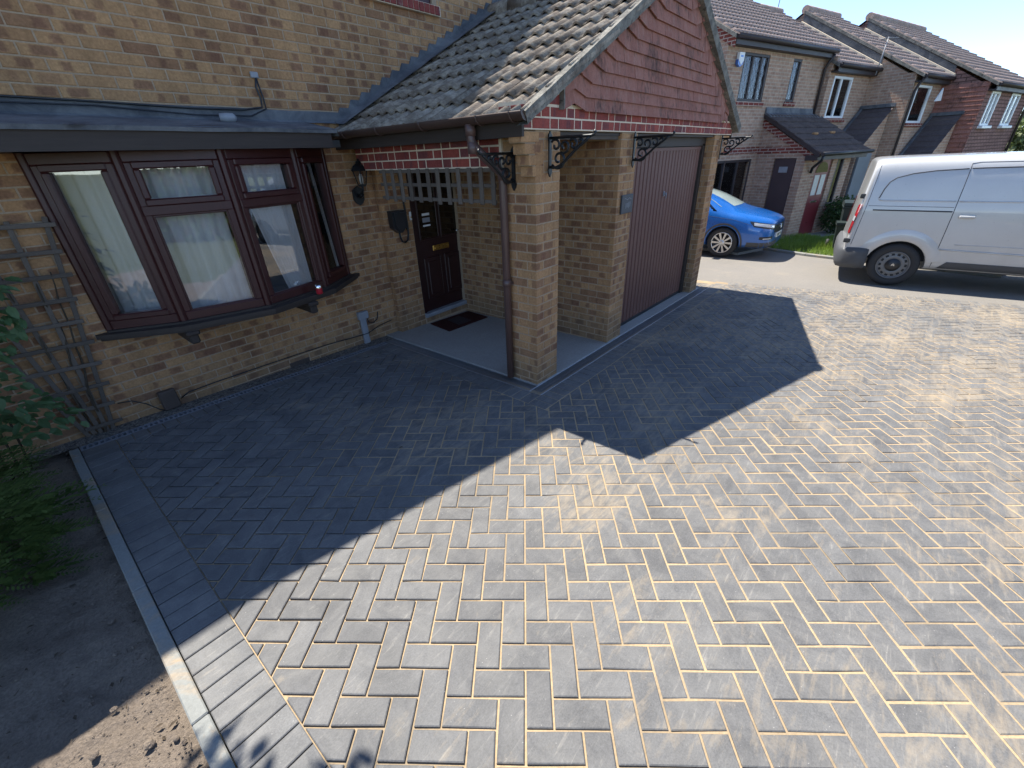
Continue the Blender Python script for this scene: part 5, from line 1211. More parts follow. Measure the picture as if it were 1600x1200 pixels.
# house 1b, 2, 3
A1, B1 = 2.44, 1.12
h1b, i1b = far_house('narrow brick terraced house with white window left of the first stepped gable', A1, 4.885, B1, 3.90, 6.6, M['farbrick'], [(2.72, 3.82, [(2.62, 3.64)])])
fw_(h1b, A1, B1, (2.72, 3.82, 2.62, 3.64), B1+.03, M['winwhite'], mid=(3.2,), curt=False)
A2, B2 = 4.885, -.05
h2, i2 = far_house('brick terraced house with white window and lead-flashed gable in the middle of the terrace', A2, 6.98, B2, 3.62, 7.2, M['farbrick'], [(5.18, 6.26, [(2.42, 3.38)])])
fw_(h2, A2, B2, (5.18, 6.26, 2.42, 3.38), B2+.03, M['winwhite'], curt=True)
m1 = LM(A2, B2); m1.prism([(5.95, 2.96), (6.26, 3.30), (6.40, 2.98)], B2-.30, B2-.27, Matrix(((1, 0, 0, 0), (0, 0, 1, 0), (0, 1, 0, 0), (0, 0, 0, 1)))); m1.fin('open_fanlight', M['winwhite'], h2)
m1 = LM(A2, B2); m1.tube([(A2+.06, B2-.24, 3.55), (A2+.06, B2-.10, 3.36), (A2+.05, B2-.06, 3.2), (A2+.05, B2-.06, TZ)], .038, 8); m1.fin('downpipe', M['winbrown'], h2)
A3, B3 = 6.98, -1.17
h3, i3 = far_house('red tile-hung terraced house with two white windows at the right end', A3, 11.4, B3, 3.36, 7.4, M['farhung'], [(7.45, 8.25, [(2.28, 3.17)]), (9.45, 10.4, [(2.28, 3.17)])])
fw_(h3, A3, B3, (7.45, 8.25, 2.28, 3.17), B3+.03, M['winwhite'], mid=(7.85,), curt=False, sill=False); fw_(h3, A3, B3, (9.45, 10.4, 2.28, 3.17), B3+.03, M['winwhite'], mid=(9.9,), curt=False, sill=False)
m1 = LM(A3, B3)
for x0, x1 in ((7.40, 8.30), (9.4, 10.45)): m1.cbox((x0, B3-.12, 2.20), (x1, B3+.01, 2.275), .01)
m1.fin('window_sill', M['winwhite'], h3)
m1 = LM(A3, B3); m1.tube([(11.3, B3-.2, 3.3), (11.32, B3-.06, 3.1), (11.32, B3-.06, TZ)], .04, 8); m1.fin('downpipe', M['winbrown'], h3)
# hung tiling on the exposed left cheek of house 3
m1 = LM(A3, B3); z = 1.6
while z < 3.35:
    for k in range(7): m1.box((A3-.035, B3-.01+k*.165, z), (A3-.004, B3+.15+k*.165, z+.02)); 
    m1.raw([(A3-.035, B3-.01, z), (A3-.035, B3+1.14, z), (A3-.006, B3+1.14, z+.12), (A3-.006, B3-.01, z+.12)], [(0, 1, 2, 3)]); z += .12
m1.fin('cheek_tiling', M['hung'], h3, 'stuff')
# lead flashing on the exposed cheeks of houses 2 and 3, white verge undercloak
for (hh, A_, B_, info, lower) in ((h2, A2, B2, i2, i1b), (h3, A3, B3, i3, i2)):
    ez, eb, mid, rzv, _ = info; lez, leb, lmid, lrz, _ = lower
    m1 = LM(A_, B_); lowz = lambda b_: lez+PT*(b_-leb)+.02
    m1.prism([(leb, lowz(leb)), (min(mid, lmid), lowz(min(mid, lmid))), (mid, rzv-.10), (leb, ez+PT*(leb-eb)-.12)], A_-.020, A_-.006, Matrix(((0, 0, 1, 0), (1, 0, 0, 0), (0, 1, 0, 0), (0, 0, 0, 1)))); m1.fin('lead_cheek', M['lead'], hh)
    m1 = LM(A_, B_); m1.prism([(leb-.05, lowz(leb-.05)), (min(mid, lmid), lowz(min(mid, lmid))), (min(mid, lmid), lowz(min(mid, lmid))+.07), (leb-.05, lowz(leb-.05)+.07)], A_-.13, A_-.021, Matrix(((0, 0, 1, 0), (1, 0, 0, 0), (0, 1, 0, 0), (0, 0, 0, 1)))); m1.fin('flashing_strip', M['palemortar'], hh)
# lean-to porch roofs tucked against the stepped gables
def leanto(hh, A_, B_, aT, zT, aB, zB, b0_, b1_):
    m1 = LM(A_, B_); n = 8
    for k in range(n):
        t0, t1 = k/n, (k+1)/n+.03; a_, c = aB+(aT-aB)*t0, aB+(aT-aB)*t1; z0_, z1_ = zB+(zT-zB)*t0, zB+(zT-zB)*t1
        m1.raw([(a_, b0_, z0_+.03), (a_, b1_, z0_+.03), (c, b1_, z1_+.005), (c, b0_, z1_+.005), (a_, b0_, z0_-.005), (a_, b1_, z0_-.005)], [(0, 1, 2, 3), (4, 5, 1, 0)])
    m1.fin('lean_to_roof', M['darktile'], hh)
    m1 = LM(A_, B_); m1.box((aT-.10, b0_-.02, zT-.02), (aT-.022, b1_, zT+.07)); m1.prism([(aB-.03, zB-.02), (aT, zT-.02), (aT, zT+.07), (aB-.03, zB+.06)], b1_-.07, b1_-.01, Matrix(((1, 0, 0, 0), (0, 0, 1, 0), (0, 1, 0, 0), (0, 0, 0, 1)))); m1.fin('lean_to_flashing', M['lead'], hh)
    m1 = LM(A_, B_); m1.prism([(aB+.15, TZ-.2), (aT-.03, TZ-.2), (aT-.03, zT-.05), (aB+.15, zB-.03)], b0_+.08, b0_+.2, Matrix(((1, 0, 0, 0), (0, 0, 1, 0), (0, 1, 0, 0), (0, 0, 0, 1)))); m1.fin('lean_to_wall', M['farbrick'], hh)
leanto(h2, A2, B2, 4.87, 2.88, 3.35, 1.70, .22, 1.10); leanto(h3, A3, B3, 6.94, 2.62, 5.45, 1.45, -.85, -.07)
m1 = LM(A1, B1); m1.cbox((3.55, .22, TZ), (4.35, .29, 1.66), .01); m1.fin('grey_door', M['greydoor'], h1b)
# aerials
for (a_, b_, z0, z1, lab, dirx, hh) in ((4.70, 4.42, 5.85, 7.2, 'thin aerial mast on the roof of the first terraced house', 0, 1.7), (4.55, .86, 3.70, 4.6, 'television aerial with cross bars leaning on the middle terraced roof', 1, 1.2)):
    c = tw(a_, b_); th = thing('aerial', lab, 'aerial', (c.x, c.y, z0), TH, 'aerials on the terrace roofs'); m1 = MB(); m1.tube([(0, 0, 0), (.12, 0, z1-z0)], .014, 6); m1.build('mast', M['greyplastic'], th, local=True)
    if dirx:
        m1 = MB(); m1.tube([(-.15, 0, z1-z0-.05), (.5, .15, z1-z0)], .010, 5); m1.build('boom', M['greyplastic'], th, local=True)
        for k in range(7): m1 = MB(); x = -.1+k*.09; m1.tube([(x, -.12, z1-z0-.04+x*.08), (x, .16, z1-z0-.04+x*.08)], .006, 4); m1.build('element', M['greyplastic'], th, local=True)
# lawn, path, kerb, bin and plants in front of the terrace
KL = [(9.46, .20), (9.287, -.219), (8.917, -1.001), (8.727, -1.616), (8.50, -2.6), (8.2, -4)]
mb = MB(); 
for p, q in zip(KL, KL[1:]):
    p2 = (p[0]+6.5, p[1]-1.8); q2 = (q[0]+6.5, q[1]-1.8); mb.face([(x, y, gz(x, y)+.03) for x, y in (p, q, q2, p2)])
o = mb.build('lawn_soil', plain('lawn_earth', (.07, .085, .03), .95, 0, .3, 8)); tag(o, 'small front lawn of the terrace', None, None, 'structure')
mb = MB()
for p, q in zip(KL, KL[1:]): 
    d = Vector((q[0]-p[0], q[1]-p[1])); L = d.length; m = gmat(((p[0]+q[0])/2, (p[1]+q[1])/2), d.normalized()); mb.cbox((-L/2, -.05, -.1), (L/2, .05, .045), .012, m)
o = mb.build('lawn_kerb', M['edging']); tag(o, 'low kerb in front of the terrace lawn', None, None, 'structure')
mb = MB(); mb.prism([tuple(tw(-3, -.5)), tuple(tw(3.2, -.5)), tuple(tw(3.2, 1.2)), tuple(tw(-3, 1.2))], 0, .03); mb.v = [(x, y, gz(x, y)+(.045 if z > .01 else -.2)) for x, y, z in mb.v]; o = mb.build('path', M['concrete']); tag(o, 'paved path along the front of the terrace', None, None, 'structure')
gr = MB()
for k in range(9000):
    t_ = random.random()*4.0; i = min(int(t_), 3); f = t_-i; p = Vector(KL[i+1-0 if i < 4 else 4])*f+Vector(KL[i])*(1-f) if i < 5 else Vector(KL[4]); s_ = random.random()**.8*2.6
    x = p.x+.06+s_*.96; y = p.y-s_*.27
    h = random.uniform(.04, .13)*(1+.6*(mnoise.noise(Vector((x*2, y*2, 0))) > .1)); a = random.uniform(0, 2*pi); w_ = .008; l_ = Vector((random.gauss(0, .03), random.gauss(0, .03)))
    z = gz(x, y)+.03; gr.raw([(x-w_*cos(a), y-w_*sin(a), z), (x+w_*cos(a), y+w_*sin(a), z), (x+l_.x, y+l_.y, z+h)], [(0, 1, 2)])
o = gr.build('grass', M['grass'], recalc=False); tag(o, 'bright uneven grass on the lawn between car and van', 'grass', None, 'stuff')
def wheelie(label, pos, rz, s=1.0):
    th = thing('wheelie_bin', label, 'bin', (pos[0], pos[1], gz(*pos)+.04), rz, 'wheelie bins by the terrace')
    m1 = MB(); a, b_ = .22*s, .29*s; m1.raw([(-a, -a, .04), (a, -a, .04), (a, a, .04), (-a, a, .04), (-b_, -b_, .95*s), (b_, -b_, .95*s), (b_, b_, .95*s), (-b_, b_, .95*s)], [(3, 2, 1, 0), (0, 1, 5, 4), (1, 2, 6, 5), (2, 3, 7, 6), (3, 0, 4, 7)]); m1.cbox((-b_-.02, -b_-.02, .9*s), (b_+.02, b_+.02, .95*s), .01); m1.build('bin_body', M['bin'], th, local=True)
    m1 = MB(); m1.prism([(-b_-.03, .955*s), (b_+.06, .955*s), (b_+.04, 1.0*s), (0, 1.06*s), (-b_-.03, 1.02*s)], -b_-.02, b_+.02, Matrix(((0, 0, 1, 0), (1, 0, 0, 0), (0, 1, 0, 0), (0, 0, 0, 1)))); m1.build('lid', M['bin'], th, local=True)
    for sx_ in (-1, 1): m1 = MB(); m1.lathe([(0, -.03), (.09, -.03), (.10, 0), (.09, .03), (0, .03)], n=14, m=Matrix.Translation((sx_*.24, .2, .10)) @ Matrix.Rotation(pi/2, 4, 'Y')); m1.build('wheel', M['rubber'], th, local=True)
    fc = bpy.data.curves.new('bin_number', 'FONT'); fc.body = '5'; fc.size = .20; fc.extrude = .002; fc.align_x = 'CENTER'; to = bpy.data.objects.new('tmp', fc); COL.objects.link(to); dg = bpy.context.evaluated_depsgraph_get(); me = bpy.data.meshes.new_from_object(to.evaluated_get(dg)); bpy.data.objects.remove(to); me.materials.clear(); me.materials.append(M['white'])
    o = bpy.data.objects.new('bin_number', me); COL.objects.link(o); o.parent = th; o.matrix_basis = Matrix.Translation((0, -.245*s, .45)) @ Matrix.Rotation(radians(84), 4, 'X')
    return th
wheelie('dark green wheelie bin numbered 5 next to the van tail light', (10.15, -1.62), radians(-82), 1.0); wheelie('shorter dark bin numbered 5 in front of the ivy by the red door', (9.85, -1.50), radians(-82), .60)
def shrub(name, label, pos, r_, h, n, mat, leafL, cat='shrub', group=None):
    th = thing(name, label, cat, (pos[0], pos[1], gz(*pos)), 0, group); m1 = MB(); z0 = gz(*pos)
    for k in range(n): v = rvec(); q = random.random()**.4; leafquad(m1, (pos[0]+v.x*r_*q*(1+.25*mnoise.noise(v*3)), pos[1]+v.y*r_*q, z0+h*.5+v.z*h*.5*q), rvec(), rvec(), leafL*random.uniform(.7, 1.3), leafL*.55)
    m1.build('foliage', mat, th, recalc=False); m1 = MB()
    for k in range(5): v = rvec(); m1.tube([(pos[0], pos[1], z0-.05), (pos[0]+v.x*r_*.4, pos[1]+v.y*r_*.4, z0+h*.55)], [.015, .006], 5)
    m1.build('stem', M['bark'], th); return th
p = tw(1.85, -.45); shrub('ivy_bush', 'dark bush growing right of the red front door', (p.x, p.y), .48, 1.05, 1500, M['shrub'], .085, 'bush')
p = tw(2.6, -.9); shrub('ivy_bush', 'dark low bush behind the wheelie bins', (p.x, p.y), .45, .9, 1100, M['shrub'], .085, 'bush')
p = tw(-.3, 1.0); shrub('wall_shrub', 'sparse small shrub against the brick behind the car bonnet', (p.x, p.y), .28, .8, 160, M['shrub'], .06, 'shrub')
# small debris at the drive end
m1 = MB(); m1.tube([(5.02, .35, gz(5, .35)+.03), (5.12, .28, gz(5, .3)+.06), (5.25, .22, gz(5.2, .3)+.03)], [.012, .02, .006], 6); single(m1, 'fallen_stick', M['bark'], 'short dark stick lying past the corner of the garage', 'stick')
# trees beyond the terrace at the right
tree('distant_tree', 'pale leafy tree beyond the right end of the terrace', (24.6, -6.3, -.6), 1.9, 1.5, 2600, M['paletree'], .26, trunkr=.12)
tree('distant_tree', 'taller dark tree far behind the right end of the terrace', (30.0, -8.2, -.8), 2.4, 1.8, 2400, M['shrub'], .28, trunkr=.14)
# ================================================================ VEHICLES
from mathutils.bvhtree import BVHTree
def loft(rings, subdiv=2, cutters=()):
    # rings: list of rings of (x, y, z) on the right half (y<0) from sill to centre top; mirrored and capped
    full = []
    for r_ in rings: full.append(list(r_)+[(x, -y, z) for x, y, z in r_[::-1][1:]])
    n = len(full[0]); vs = [p for r_ in full for p in r_]; fs = []
    for i in range(len(full)-1):
        for k in range(n-1): fs.append((i*n+k, i*n+k+1, (i+1)*n+k+1, (i+1)*n+k))
        fs.append((i*n+n-1, i*n, (i+1)*n, (i+1)*n+n-1))
    fs.append(tuple(range(n))[::-1]); e = (len(full)-1)*n; fs.append(tuple(range(e, e+n)))
    me = bpy.data.meshes.new('loft'); me.from_pydata(vs, [], fs); bm = bmesh.new(); bm.from_mesh(me); bmesh.ops.remove_doubles(bm, verts=bm.verts, dist=1e-4); bmesh.ops.recalc_face_normals(bm, faces=bm.faces); bm.to_mesh(me); bm.free()
    o = bpy.data.objects.new('tmp', me); COL.objects.link(o); sm = o.modifiers.new('s', 'SUBSURF'); sm.levels = subdiv; sm.render_levels = subdiv; tmp = []
    for (x, z, r_) in cutters:
        for sg in (-1, 1):
            c = MB(); c.lathe([(0, -.34), (r_, -.34), (r_, .4), (0, .4)], n=40, m=Matrix.Translation((x, sg*.92, z)) @ Matrix.Rotation(pi/2, 4, 'X'), smooth=False); cm = c.mesh('c'); b2 = bmesh.new(); b2.from_mesh(cm); bmesh.ops.remove_doubles(b2, verts=b2.verts, dist=1e-4); bmesh.ops.recalc_face_normals(b2, faces=b2.faces); b2.to_mesh(cm); b2.free()
            co = bpy.data.objects.new('cut', cm); COL.objects.link(co); tmp.append(co); bo = o.modifiers.new('b', 'BOOLEAN'); bo.operation = 'DIFFERENCE'; bo.object = co; bo.solver = 'EXACT'
    dg = bpy.context.evaluated_depsgraph_get(); out = bpy.data.meshes.new_from_object(o.evaluated_get(dg))
    for q in tmp+[o]: bpy.data.objects.remove(q)
    out.polygons.foreach_set('use_smooth', [True]*len(out.polygons))
    try: out.set_sharp_from_angle(angle=radians(38))
    except Exception: pass
    return out
class Surf:
    def __init__(s, me): s.t = BVHTree.FromPolygons([v.co for v in me.vertices], [p.vertices for p in me.polygons])
    def side(s, x, z, off=.003):
        h = s.t.ray_cast(Vector((x, -3, z)), Vector((0, 1, 0))); return (h[0]+h[1]*off if h[1].y < 0 else h[0]-h[1]*off) if h[0] else Vector((x, -.9, z))
    def front(s, y, z, off=.003):
        h = s.t.ray_cast(Vector((4.9, y, z)), Vector((-1, 0, 0))); return (h[0]+h[1]*(off if h[1].x > 0 else -off)) if h[0] else Vector((.9, y, z))
    def diag(s, q, z, off=.003):
        # q from 0 (side, aft) to 1 (front centre): aim at the corner from outside
        a = pi/2*(1-q); c = Vector((-.05, -.05, z)); d = Vector((cos(a), -sin(a), 0)); h = s.t.ray_cast(c+d*3, -d); return (h[0]+d*off) if h[0] else c+d*.9
    def corner(s, q, z, off=.003):
        a = pi/2*q; c = Vector((-.25, -.50, z)); d = Vector((-sin(a), -cos(a), 0)); h = s.t.ray_cast(c+d*3, -d); return (h[0]+d*off) if h[0] else c+d*.45
    def rear(s, y, z, off=.003):
        h = s.t.ray_cast(Vector((-4, y, z)), Vector((1, 0, 0))); return h[0]+Vector((-off, 0, 0)) if h[0] else Vector((-.9, y, z))
def patch(fn, top, bot, rows=4, off=.004, thick=.004):
    # strip between two polylines in parameter space, laid on the surface by fn
    m1 = MB(); n = len(top); g = []
    for r_ in range(rows+1):
        t_ = r_/rows; g.append([fn(top[k][0]+(bot[k][0]-top[k][0])*t_, top[k][1]+(bot[k][1]-top[k][1])*t_, off) for k in range(n)])
    for r_ in range(rows):
        for k in range(n-1): m1.raw([g[r_][k], g[r_][k+1], g[r_+1][k+1], g[r_+1][k]], [(0, 1, 2, 3)], True)
    return m1
def interp(tab, x):
    for (a, va), (b_, vb) in zip(tab, tab[1:]):
        if x <= b_: t_ = max(0, (x-a)/(b_-a)); return va+(vb-va)*t_
    return tab[-1][1]
# ---------------- silver van
vf = Vector((.096, -.9954)); vl = Vector((.9954, .096)); vo = Vector((6.49, -2.452))+vl*.90
van = thing('silver_van', 'silver panel van parked along the road with steel wheels', 'van', (vo.x, vo.y, gz(6.49, -2.452)), math.atan2(vf.y, vf.x))
rg = []
for x, zt, wd, xt in ((-.74, 1.83, .90, .10), (-.735, 1.86, .93, .105), (-.70, 1.885, .955, .105), (-.62, 1.895, .958, .09), (-.3, 1.905, .96, 0), (.6, 1.915, .96, 0), (1.6, 1.92, .96, 0), (2.4, 1.90, .96, 0), (2.75, 1.70, .955, 0), (3.2, 1.28, .95, 0), (3.5, 1.10, .93, 0), (3.9, .98, .84, 0), (4.08, .80, .72, 0)):
    zb = .26; ring = []
    for fy, fz in ((.0, 0), (.90, 0), (.965, .06), (.99, .22), (1.0, .42), (.995, .56), (.985, .60), (.955, .78), (.925, .88), (.875, .955), (.76, .99), (.45, 1.0), (0, 1.005)):
        z = zb+(zt-zb)*fz; ring.append((x+xt*fz, -wd*fy, z))
    rg.append(ring)
vb = loft(rg, 2, [(0, .33, .385), (3.1, .33, .385)]); o = place('body', vb, M['vanpaint'], van, True); VS = Surf(vb)
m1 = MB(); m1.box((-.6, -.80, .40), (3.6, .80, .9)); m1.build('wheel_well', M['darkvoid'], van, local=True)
# rear bumper and lower trim
bm_ = MB(); sec = [(.0, .27), (.02, .23), (.06, .40), (.055, .56), (.0, .60)]
path = [(-.37, -.945, .0), (-.50, -.95, .3), (-.66, -.93, .8), (-.74, -.84, 1), (-.765, -.6, 1), (-.77, 0, 1), (-.765, .6, 1), (-.74, .84, 1), (-.66, .93, .8), (-.5, .95, .3), (-.37, .945, 0)]
rows = []
for i, (x, y, k) in enumerate(path):
    a = Vector((x, y)); t_ = (Vector(path[min(i+1, 10)][:2])-Vector(path[max(i-1, 0)][:2])).normalized(); n_ = Vector((t_.y, -t_.x))
    if n_.dot(a-Vector((.5, 0))) < 0: n_ = -n_
    rows.append([(x+n_.x*(d*1.2), y+n_.y*(d*1.2), z) for d, z in ((-.10, .25), (.01, .245), (.03, .33), (.032, .50), (.012, .575), (-.08, .59))])
for r0, r1 in zip(rows, rows[1:]):
    for k in range(5): bm_.raw([r0[k], r0[k+1], r1[k+1], r1[k]], [(0, 1, 2, 3)], True)
for r_ in (rows[0], rows[-1]): bm_.raw(r_, [tuple(range(6))])
bm_.build('rear_bumper', M['trim'], van, local=True)
patch(VS.side, [(x, .44) for x in (.62, .75, .9, 1.4, 2.0, 2.6)], [(x, z) for x, z in ((.50, .30), (.6, .30), (.9, .30), (1.4, .30), (2.0, .30), (2.6, .30))], 3, .006).build('sill_trim', M['trim'], van, local=True)
# lights
tl = patch(VS.corner, [(.47, 1.24), (.55, 1.235), (.63, 1.225), (.72, 1.21)], [(.52, .79), (.60, .785), (.70, .78), (.80, .78)], 6, .012); t_ = tl.build('tail_light', M['redlens'], van, local=True)
m1 = patch(VS.corner, [(.50, 1.06), (.60, 1.055), (.74, 1.05)], [(.505, .985), (.60, .98), (.75, .975)], 2, .018); sub(m1, 'reversing_lens', M['clearlens'], t_)
m1 = patch(lambda q, z, off: Matrix.Diagonal((1, -1, 1)) @ VS.corner(q, z, off), [(.47, 1.24), (.63, 1.225), (.72, 1.21)], [(.52, .79), (.70, .78), (.80, .78)], 6, .012); m1.build('tail_light', M['redlens'], van, local=True)
for z in (1.36, .68):
    m1 = MB(); q = VS.corner(.52, z, .0); m1.cbox((q.x-.05, q.y-.022, q.z-.035), (q.x+.05, q.y+.02, q.z+.035), .01); m1.build('door_hinge', M['plastic_dark'], van, local=True)
# seams, slide rail, pressed panels
def seam(pts, r_, mat, name):
    m1 = MB(); m1.tube([VS.side(x, z, .0005) for x, z in pts], r_, 5); m1.build(name, mat, van, local=True)
def dens(pts, n=8):
    out = []
    for (a, b_) in zip(pts, pts[1:]):
        for k in range(n): out.append((a[0]+(b_[0]-a[0])*k/n, a[1]+(b_[1]-a[1])*k/n))
    return out+[pts[-1]]
seam(dens([(.455, 1.80), (.455, .34)], 24), .0045, M['seam'], 'door_seam'); seam(dens([(.455, 1.80), (.55, 1.815), (1.55, 1.82), (1.56, .34)], 14), .0045, M['seam'], 'door_seam')
seam(dens([(-.565, 1.84), (-.59, 1.3), (-.635, .62)], 10), .004, M['seam'], 'door_seam')
seam(dens([(-.50, 1.165), (.44, 1.165)], 8), .010, M['seam'], 'slide_rail'); seam(dens([(-.57, 1.225), (.44, 1.225)], 8), .003, M['seam'], 'door_seam')
pan1 = [(-.47, 1.335), (-.44, 1.47), (-.40, 1.565), (-.33, 1.625), (-.15, 1.68), (.1, 1.715), (.44, 1.735)]
seam(dens(pan1, 5), .009, M['seam'], 'panel_groove'); seam(dens([(-.47, 1.335), (-.455, 1.31), (-.42, 1.305), (.44, 1.305)], 6), .010, M['vanpaint'], 'panel_crease')
seam(dens([(.47, 1.74), (1.54, 1.76)], 8), .009, M['seam'], 'panel_groove'); seam(dens([(.47, 1.305), (1.54, 1.31)], 8), .010, M['vanpaint'], 'panel_crease'); seam(dens([(.47, .62), (1.54, .60)], 8), .012, M['vanpaint'], 'panel_crease')
m1 = MB(); q = VS.side(.62, 1.10, 0); m1.cbox((q.x-.09, q.y-.035, q.z-.02), (q.x+.09, q.y+.01, q.z+.02), .012); m1.build('door_handle', M['vanpaint'], van, local=True)
seam(dens([(.62, .70), (1.54, .70)], 6), .006, M['vanpaint'], 'panel_crease')
# flared arch
m1 = MB(); pr = []
for k in range(21):
    a = radians(12+156*k/20); pr.append([VS.side(.0+r_*cos(a), .33+r_*sin(a), of) for r_, of in ((.395, .012), (.43, .022), (.50, .016), (.56, .0005))])
for p, q in zip(pr, pr[1:]):
    for k in range(3): m1.raw([p[k], p[k+1], q[k+1], q[k]], [(0, 1, 2, 3)], True)
m1.build('wheel_arch', M['vanpaint'], van, local=True)
patch(VS.front, [(-.6, 1.6), (0, 1.65), (.6, 1.6)], [(-.75, 1.2), (0, 1.2), (.75, 1.2)], 4, .006).build('windscreen', M['darkglass'], van, local=True)
patch(VS.side, [(1.65, 1.72), (2.2, 1.72), (2.5, 1.62)], [(1.65, 1.2), (2.3, 1.2), (2.95, 1.2)], 4, .006).build('cab_window', M['darkglass'], van, local=True)
def wheel_xf(x, y, r_): return Matrix.Translation((x, y, r_)) @ Matrix.Rotation(pi/2, 4, 'X')       # local +z of the lathe points to -y
def tyre(par, x, y, r_, rim_r, wd, sg):
    m = Matrix.Translation((x, y, r_)) @ Matrix.Rotation(pi/2*sg, 4, 'X'); m1 = MB(); h = wd/2
    m1.lathe([(rim_r, -h), (r_-.03, -h), (r_, -h+.035), (r_, h-.035), (r_-.012, h-.012), (r_-.035, h), ((r_+rim_r)/2, h+.006), (rim_r+.015, h-.002), (rim_r, h-.012), (rim_r, -h)], n=40, m=m); return m, m1, h
def steel_wheel(par, x, y, sg):
    r_ = .335; m, m1, h = tyre(par, x, y, r_, .215, .215, sg); w_ = m1.build('wheel', M['rubber'], par, local=True)
    m1 = MB(); m1.lathe([(.217, h-.006), (.210, h+.004), (.200, h-.008), (.192, h-.03), (.186, h-.03), (.150, h-.022), (.120, h-.012), (.112, h-.016), (.0, h-.016)], n=40, m=m); sub(m1, 'rim', M['steelwheel'], w_)
    for k in range(14): 
        a = 2*pi*k/14; m1 = MB(); m1.cbox((.150, -.020, h-.0235), (.180, .020, h-.0205), .001, m @ Matrix.Rotation(a, 4, 'Z')); sub(m1, 'vent_hole', M['darkvoid'], w_)
    m1 = MB(); m1.lathe([(.100, h-.016), (.096, h+.002), (.03, h+.008), (0, h+.008)], n=30, m=m); sub(m1, 'hub_cap', M['plastic_dark'], w_)
    m1 = MB()
    for sg2 in (0, 1): m1.prism([(-.022, -.014+.016*sg2), (0, .004+.016*sg2), (.022, -.014+.016*sg2), (.022, -.006+.016*sg2), (0, .012+.016*sg2), (-.022, -.006+.016*sg2)], h+.008, h+.011, m)
    sub(m1, 'hub_emblem', M['chrome'], w_)
for x in (0, 3.1):
    for sg in (1, -1): steel_wheel(van, x, -.835*sg, sg)
# ---------------- blue car
CH = radians(-91); cf_ = Vector((cos(CH), sin(CH))); clf = Vector((-cf_.y, cf_.x)); co_ = Vector((7.716, .56))+clf*.86
car = thing('blue_car', 'bright blue compact SUV with alloy wheels half hidden by the garage', 'car', (co_.x, co_.y, gz(7.716, .56)), CH); car.scale = (.91, .91, .91)
rg = []
def ring(x, pts): rg.append([(x+(p[2] if len(p) > 2 else 0), -p[0], p[1]) for p in pts])
ring(1.03, [(0, .30), (.40, .30), (.50, .36), (.54, .50), (.54, .62), (.50, .74), (.42, .80), (.25, .82), (0, .83)])
ring(.985, [(0, .24), (.58, .24), (.68, .34), (.72, .50), (.72, .64), (.68, .78), (.58, .845), (.30, .875), (0, .885)])
ring(.84, [(0, .22), (.72, .22), (.83, .32), (.86, .50), (.86, .66), (.82, .83), (.70, .905), (.35, .945), (0, .955)])
ring(.55, [(0, .22), (.78, .22), (.89, .32), (.91, .50), (.915, .68), (.885, .88), (.76, .975), (.40, 1.02), (0, 1.03)])
ring(.25, [(0, .22), (.80, .22), (.905, .32), (.925, .50), (.93, .70), (.905, .92), (.80, 1.03), (.42, 1.085), (0, 1.095)])
ring(.08, [(0, .22), (.80, .22), (.905, .32), (.925, .50), (.93, .70), (.91, .93), (.81, 1.05), (.45, 1.125), (0, 1.14)])
ring(-.10, [(0, .22), (.80, .22), (.905, .32), (.925, .50), (.93, .70), (.915, .95), (.83, 1.08), (.58, 1.21), (0, 1.24)])
ring(-.70, [(0, .22), (.80, .22), (.905, .32), (.925, .50), (.93, .72), (.92, .99), (.80, 1.24), (.63, 1.48), (0, 1.53)])
ring(-1.4, [(0, .22), (.80, .22), (.905, .32), (.925, .50), (.93, .72), (.92, 1.0), (.79, 1.30), (.64, 1.56), (0, 1.60)])
ring(-2.4, [(0, .22), (.80, .22), (.905, .32), (.925, .50), (.93, .72), (.92, 1.02), (.79, 1.31), (.64, 1.55), (0, 1.59)])
ring(-3.1, [(0, .24), (.80, .24), (.90, .34), (.92, .55), (.92, .78), (.90, 1.04), (.77, 1.27), (.60, 1.44), (0, 1.48)])
ring(-3.5, [(0, .34), (.68, .34), (.78, .42), (.80, .6), (.80, .8), (.76, .98), (.66, 1.05), (.5, 1.1), (0, 1.12)])
cb_ = loft(rg, 2, [(0, .345, .40), (-2.675, .345, .40)]); place('body', cb_, M['bluepaint'], car, True); CS = Surf(cb_)
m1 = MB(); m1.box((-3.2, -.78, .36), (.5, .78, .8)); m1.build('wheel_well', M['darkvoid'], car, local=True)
def cp(fn, top, bot, name, mat, rows=5, off=.005): return patch(fn, top, bot, rows, off).build(name, mat, car, local=True)
# dark arch and skirt cladding
for cx in (0, -2.675):
    m1 = MB(); pr = []
    for k in range(25):
        a = radians(-14+208*k/24); pr.append([CS.side(cx+r_*cos(a), .345+r_*sin(a), of) for r_, of in ((.398, .014), (.425, .018), (.462, .010))])
    for p, q in zip(pr, pr[1:]):
        for k in range(2): m1.raw([p[k], p[k+1], q[k+1], q[k]], [(0, 1, 2, 3)], True)
    m1.build('arch_cladding', M['trim'], car, local=True)
dg_ = lambda q, z, off=.004: CS.diag(q, z, off)
qs = [.40+.06*k for k in range(11)]
cp(dg_, [(q, .40) for q in qs], [(q, .245) for q in qs], 'front_skirt', M['trim'])
cp(dg_, [(q, .265) for q in qs[4:]], [(q, .235) for q in qs[4:]], 'skid_plate', M['alloy'], 2, .016)
cp(CS.side, [(x, .42) for x in (-.45, -1.2, -2.2)], [(x, .25) for x in (-.45, -1.2, -2.2)], 'sill_cladding', M['trim'])
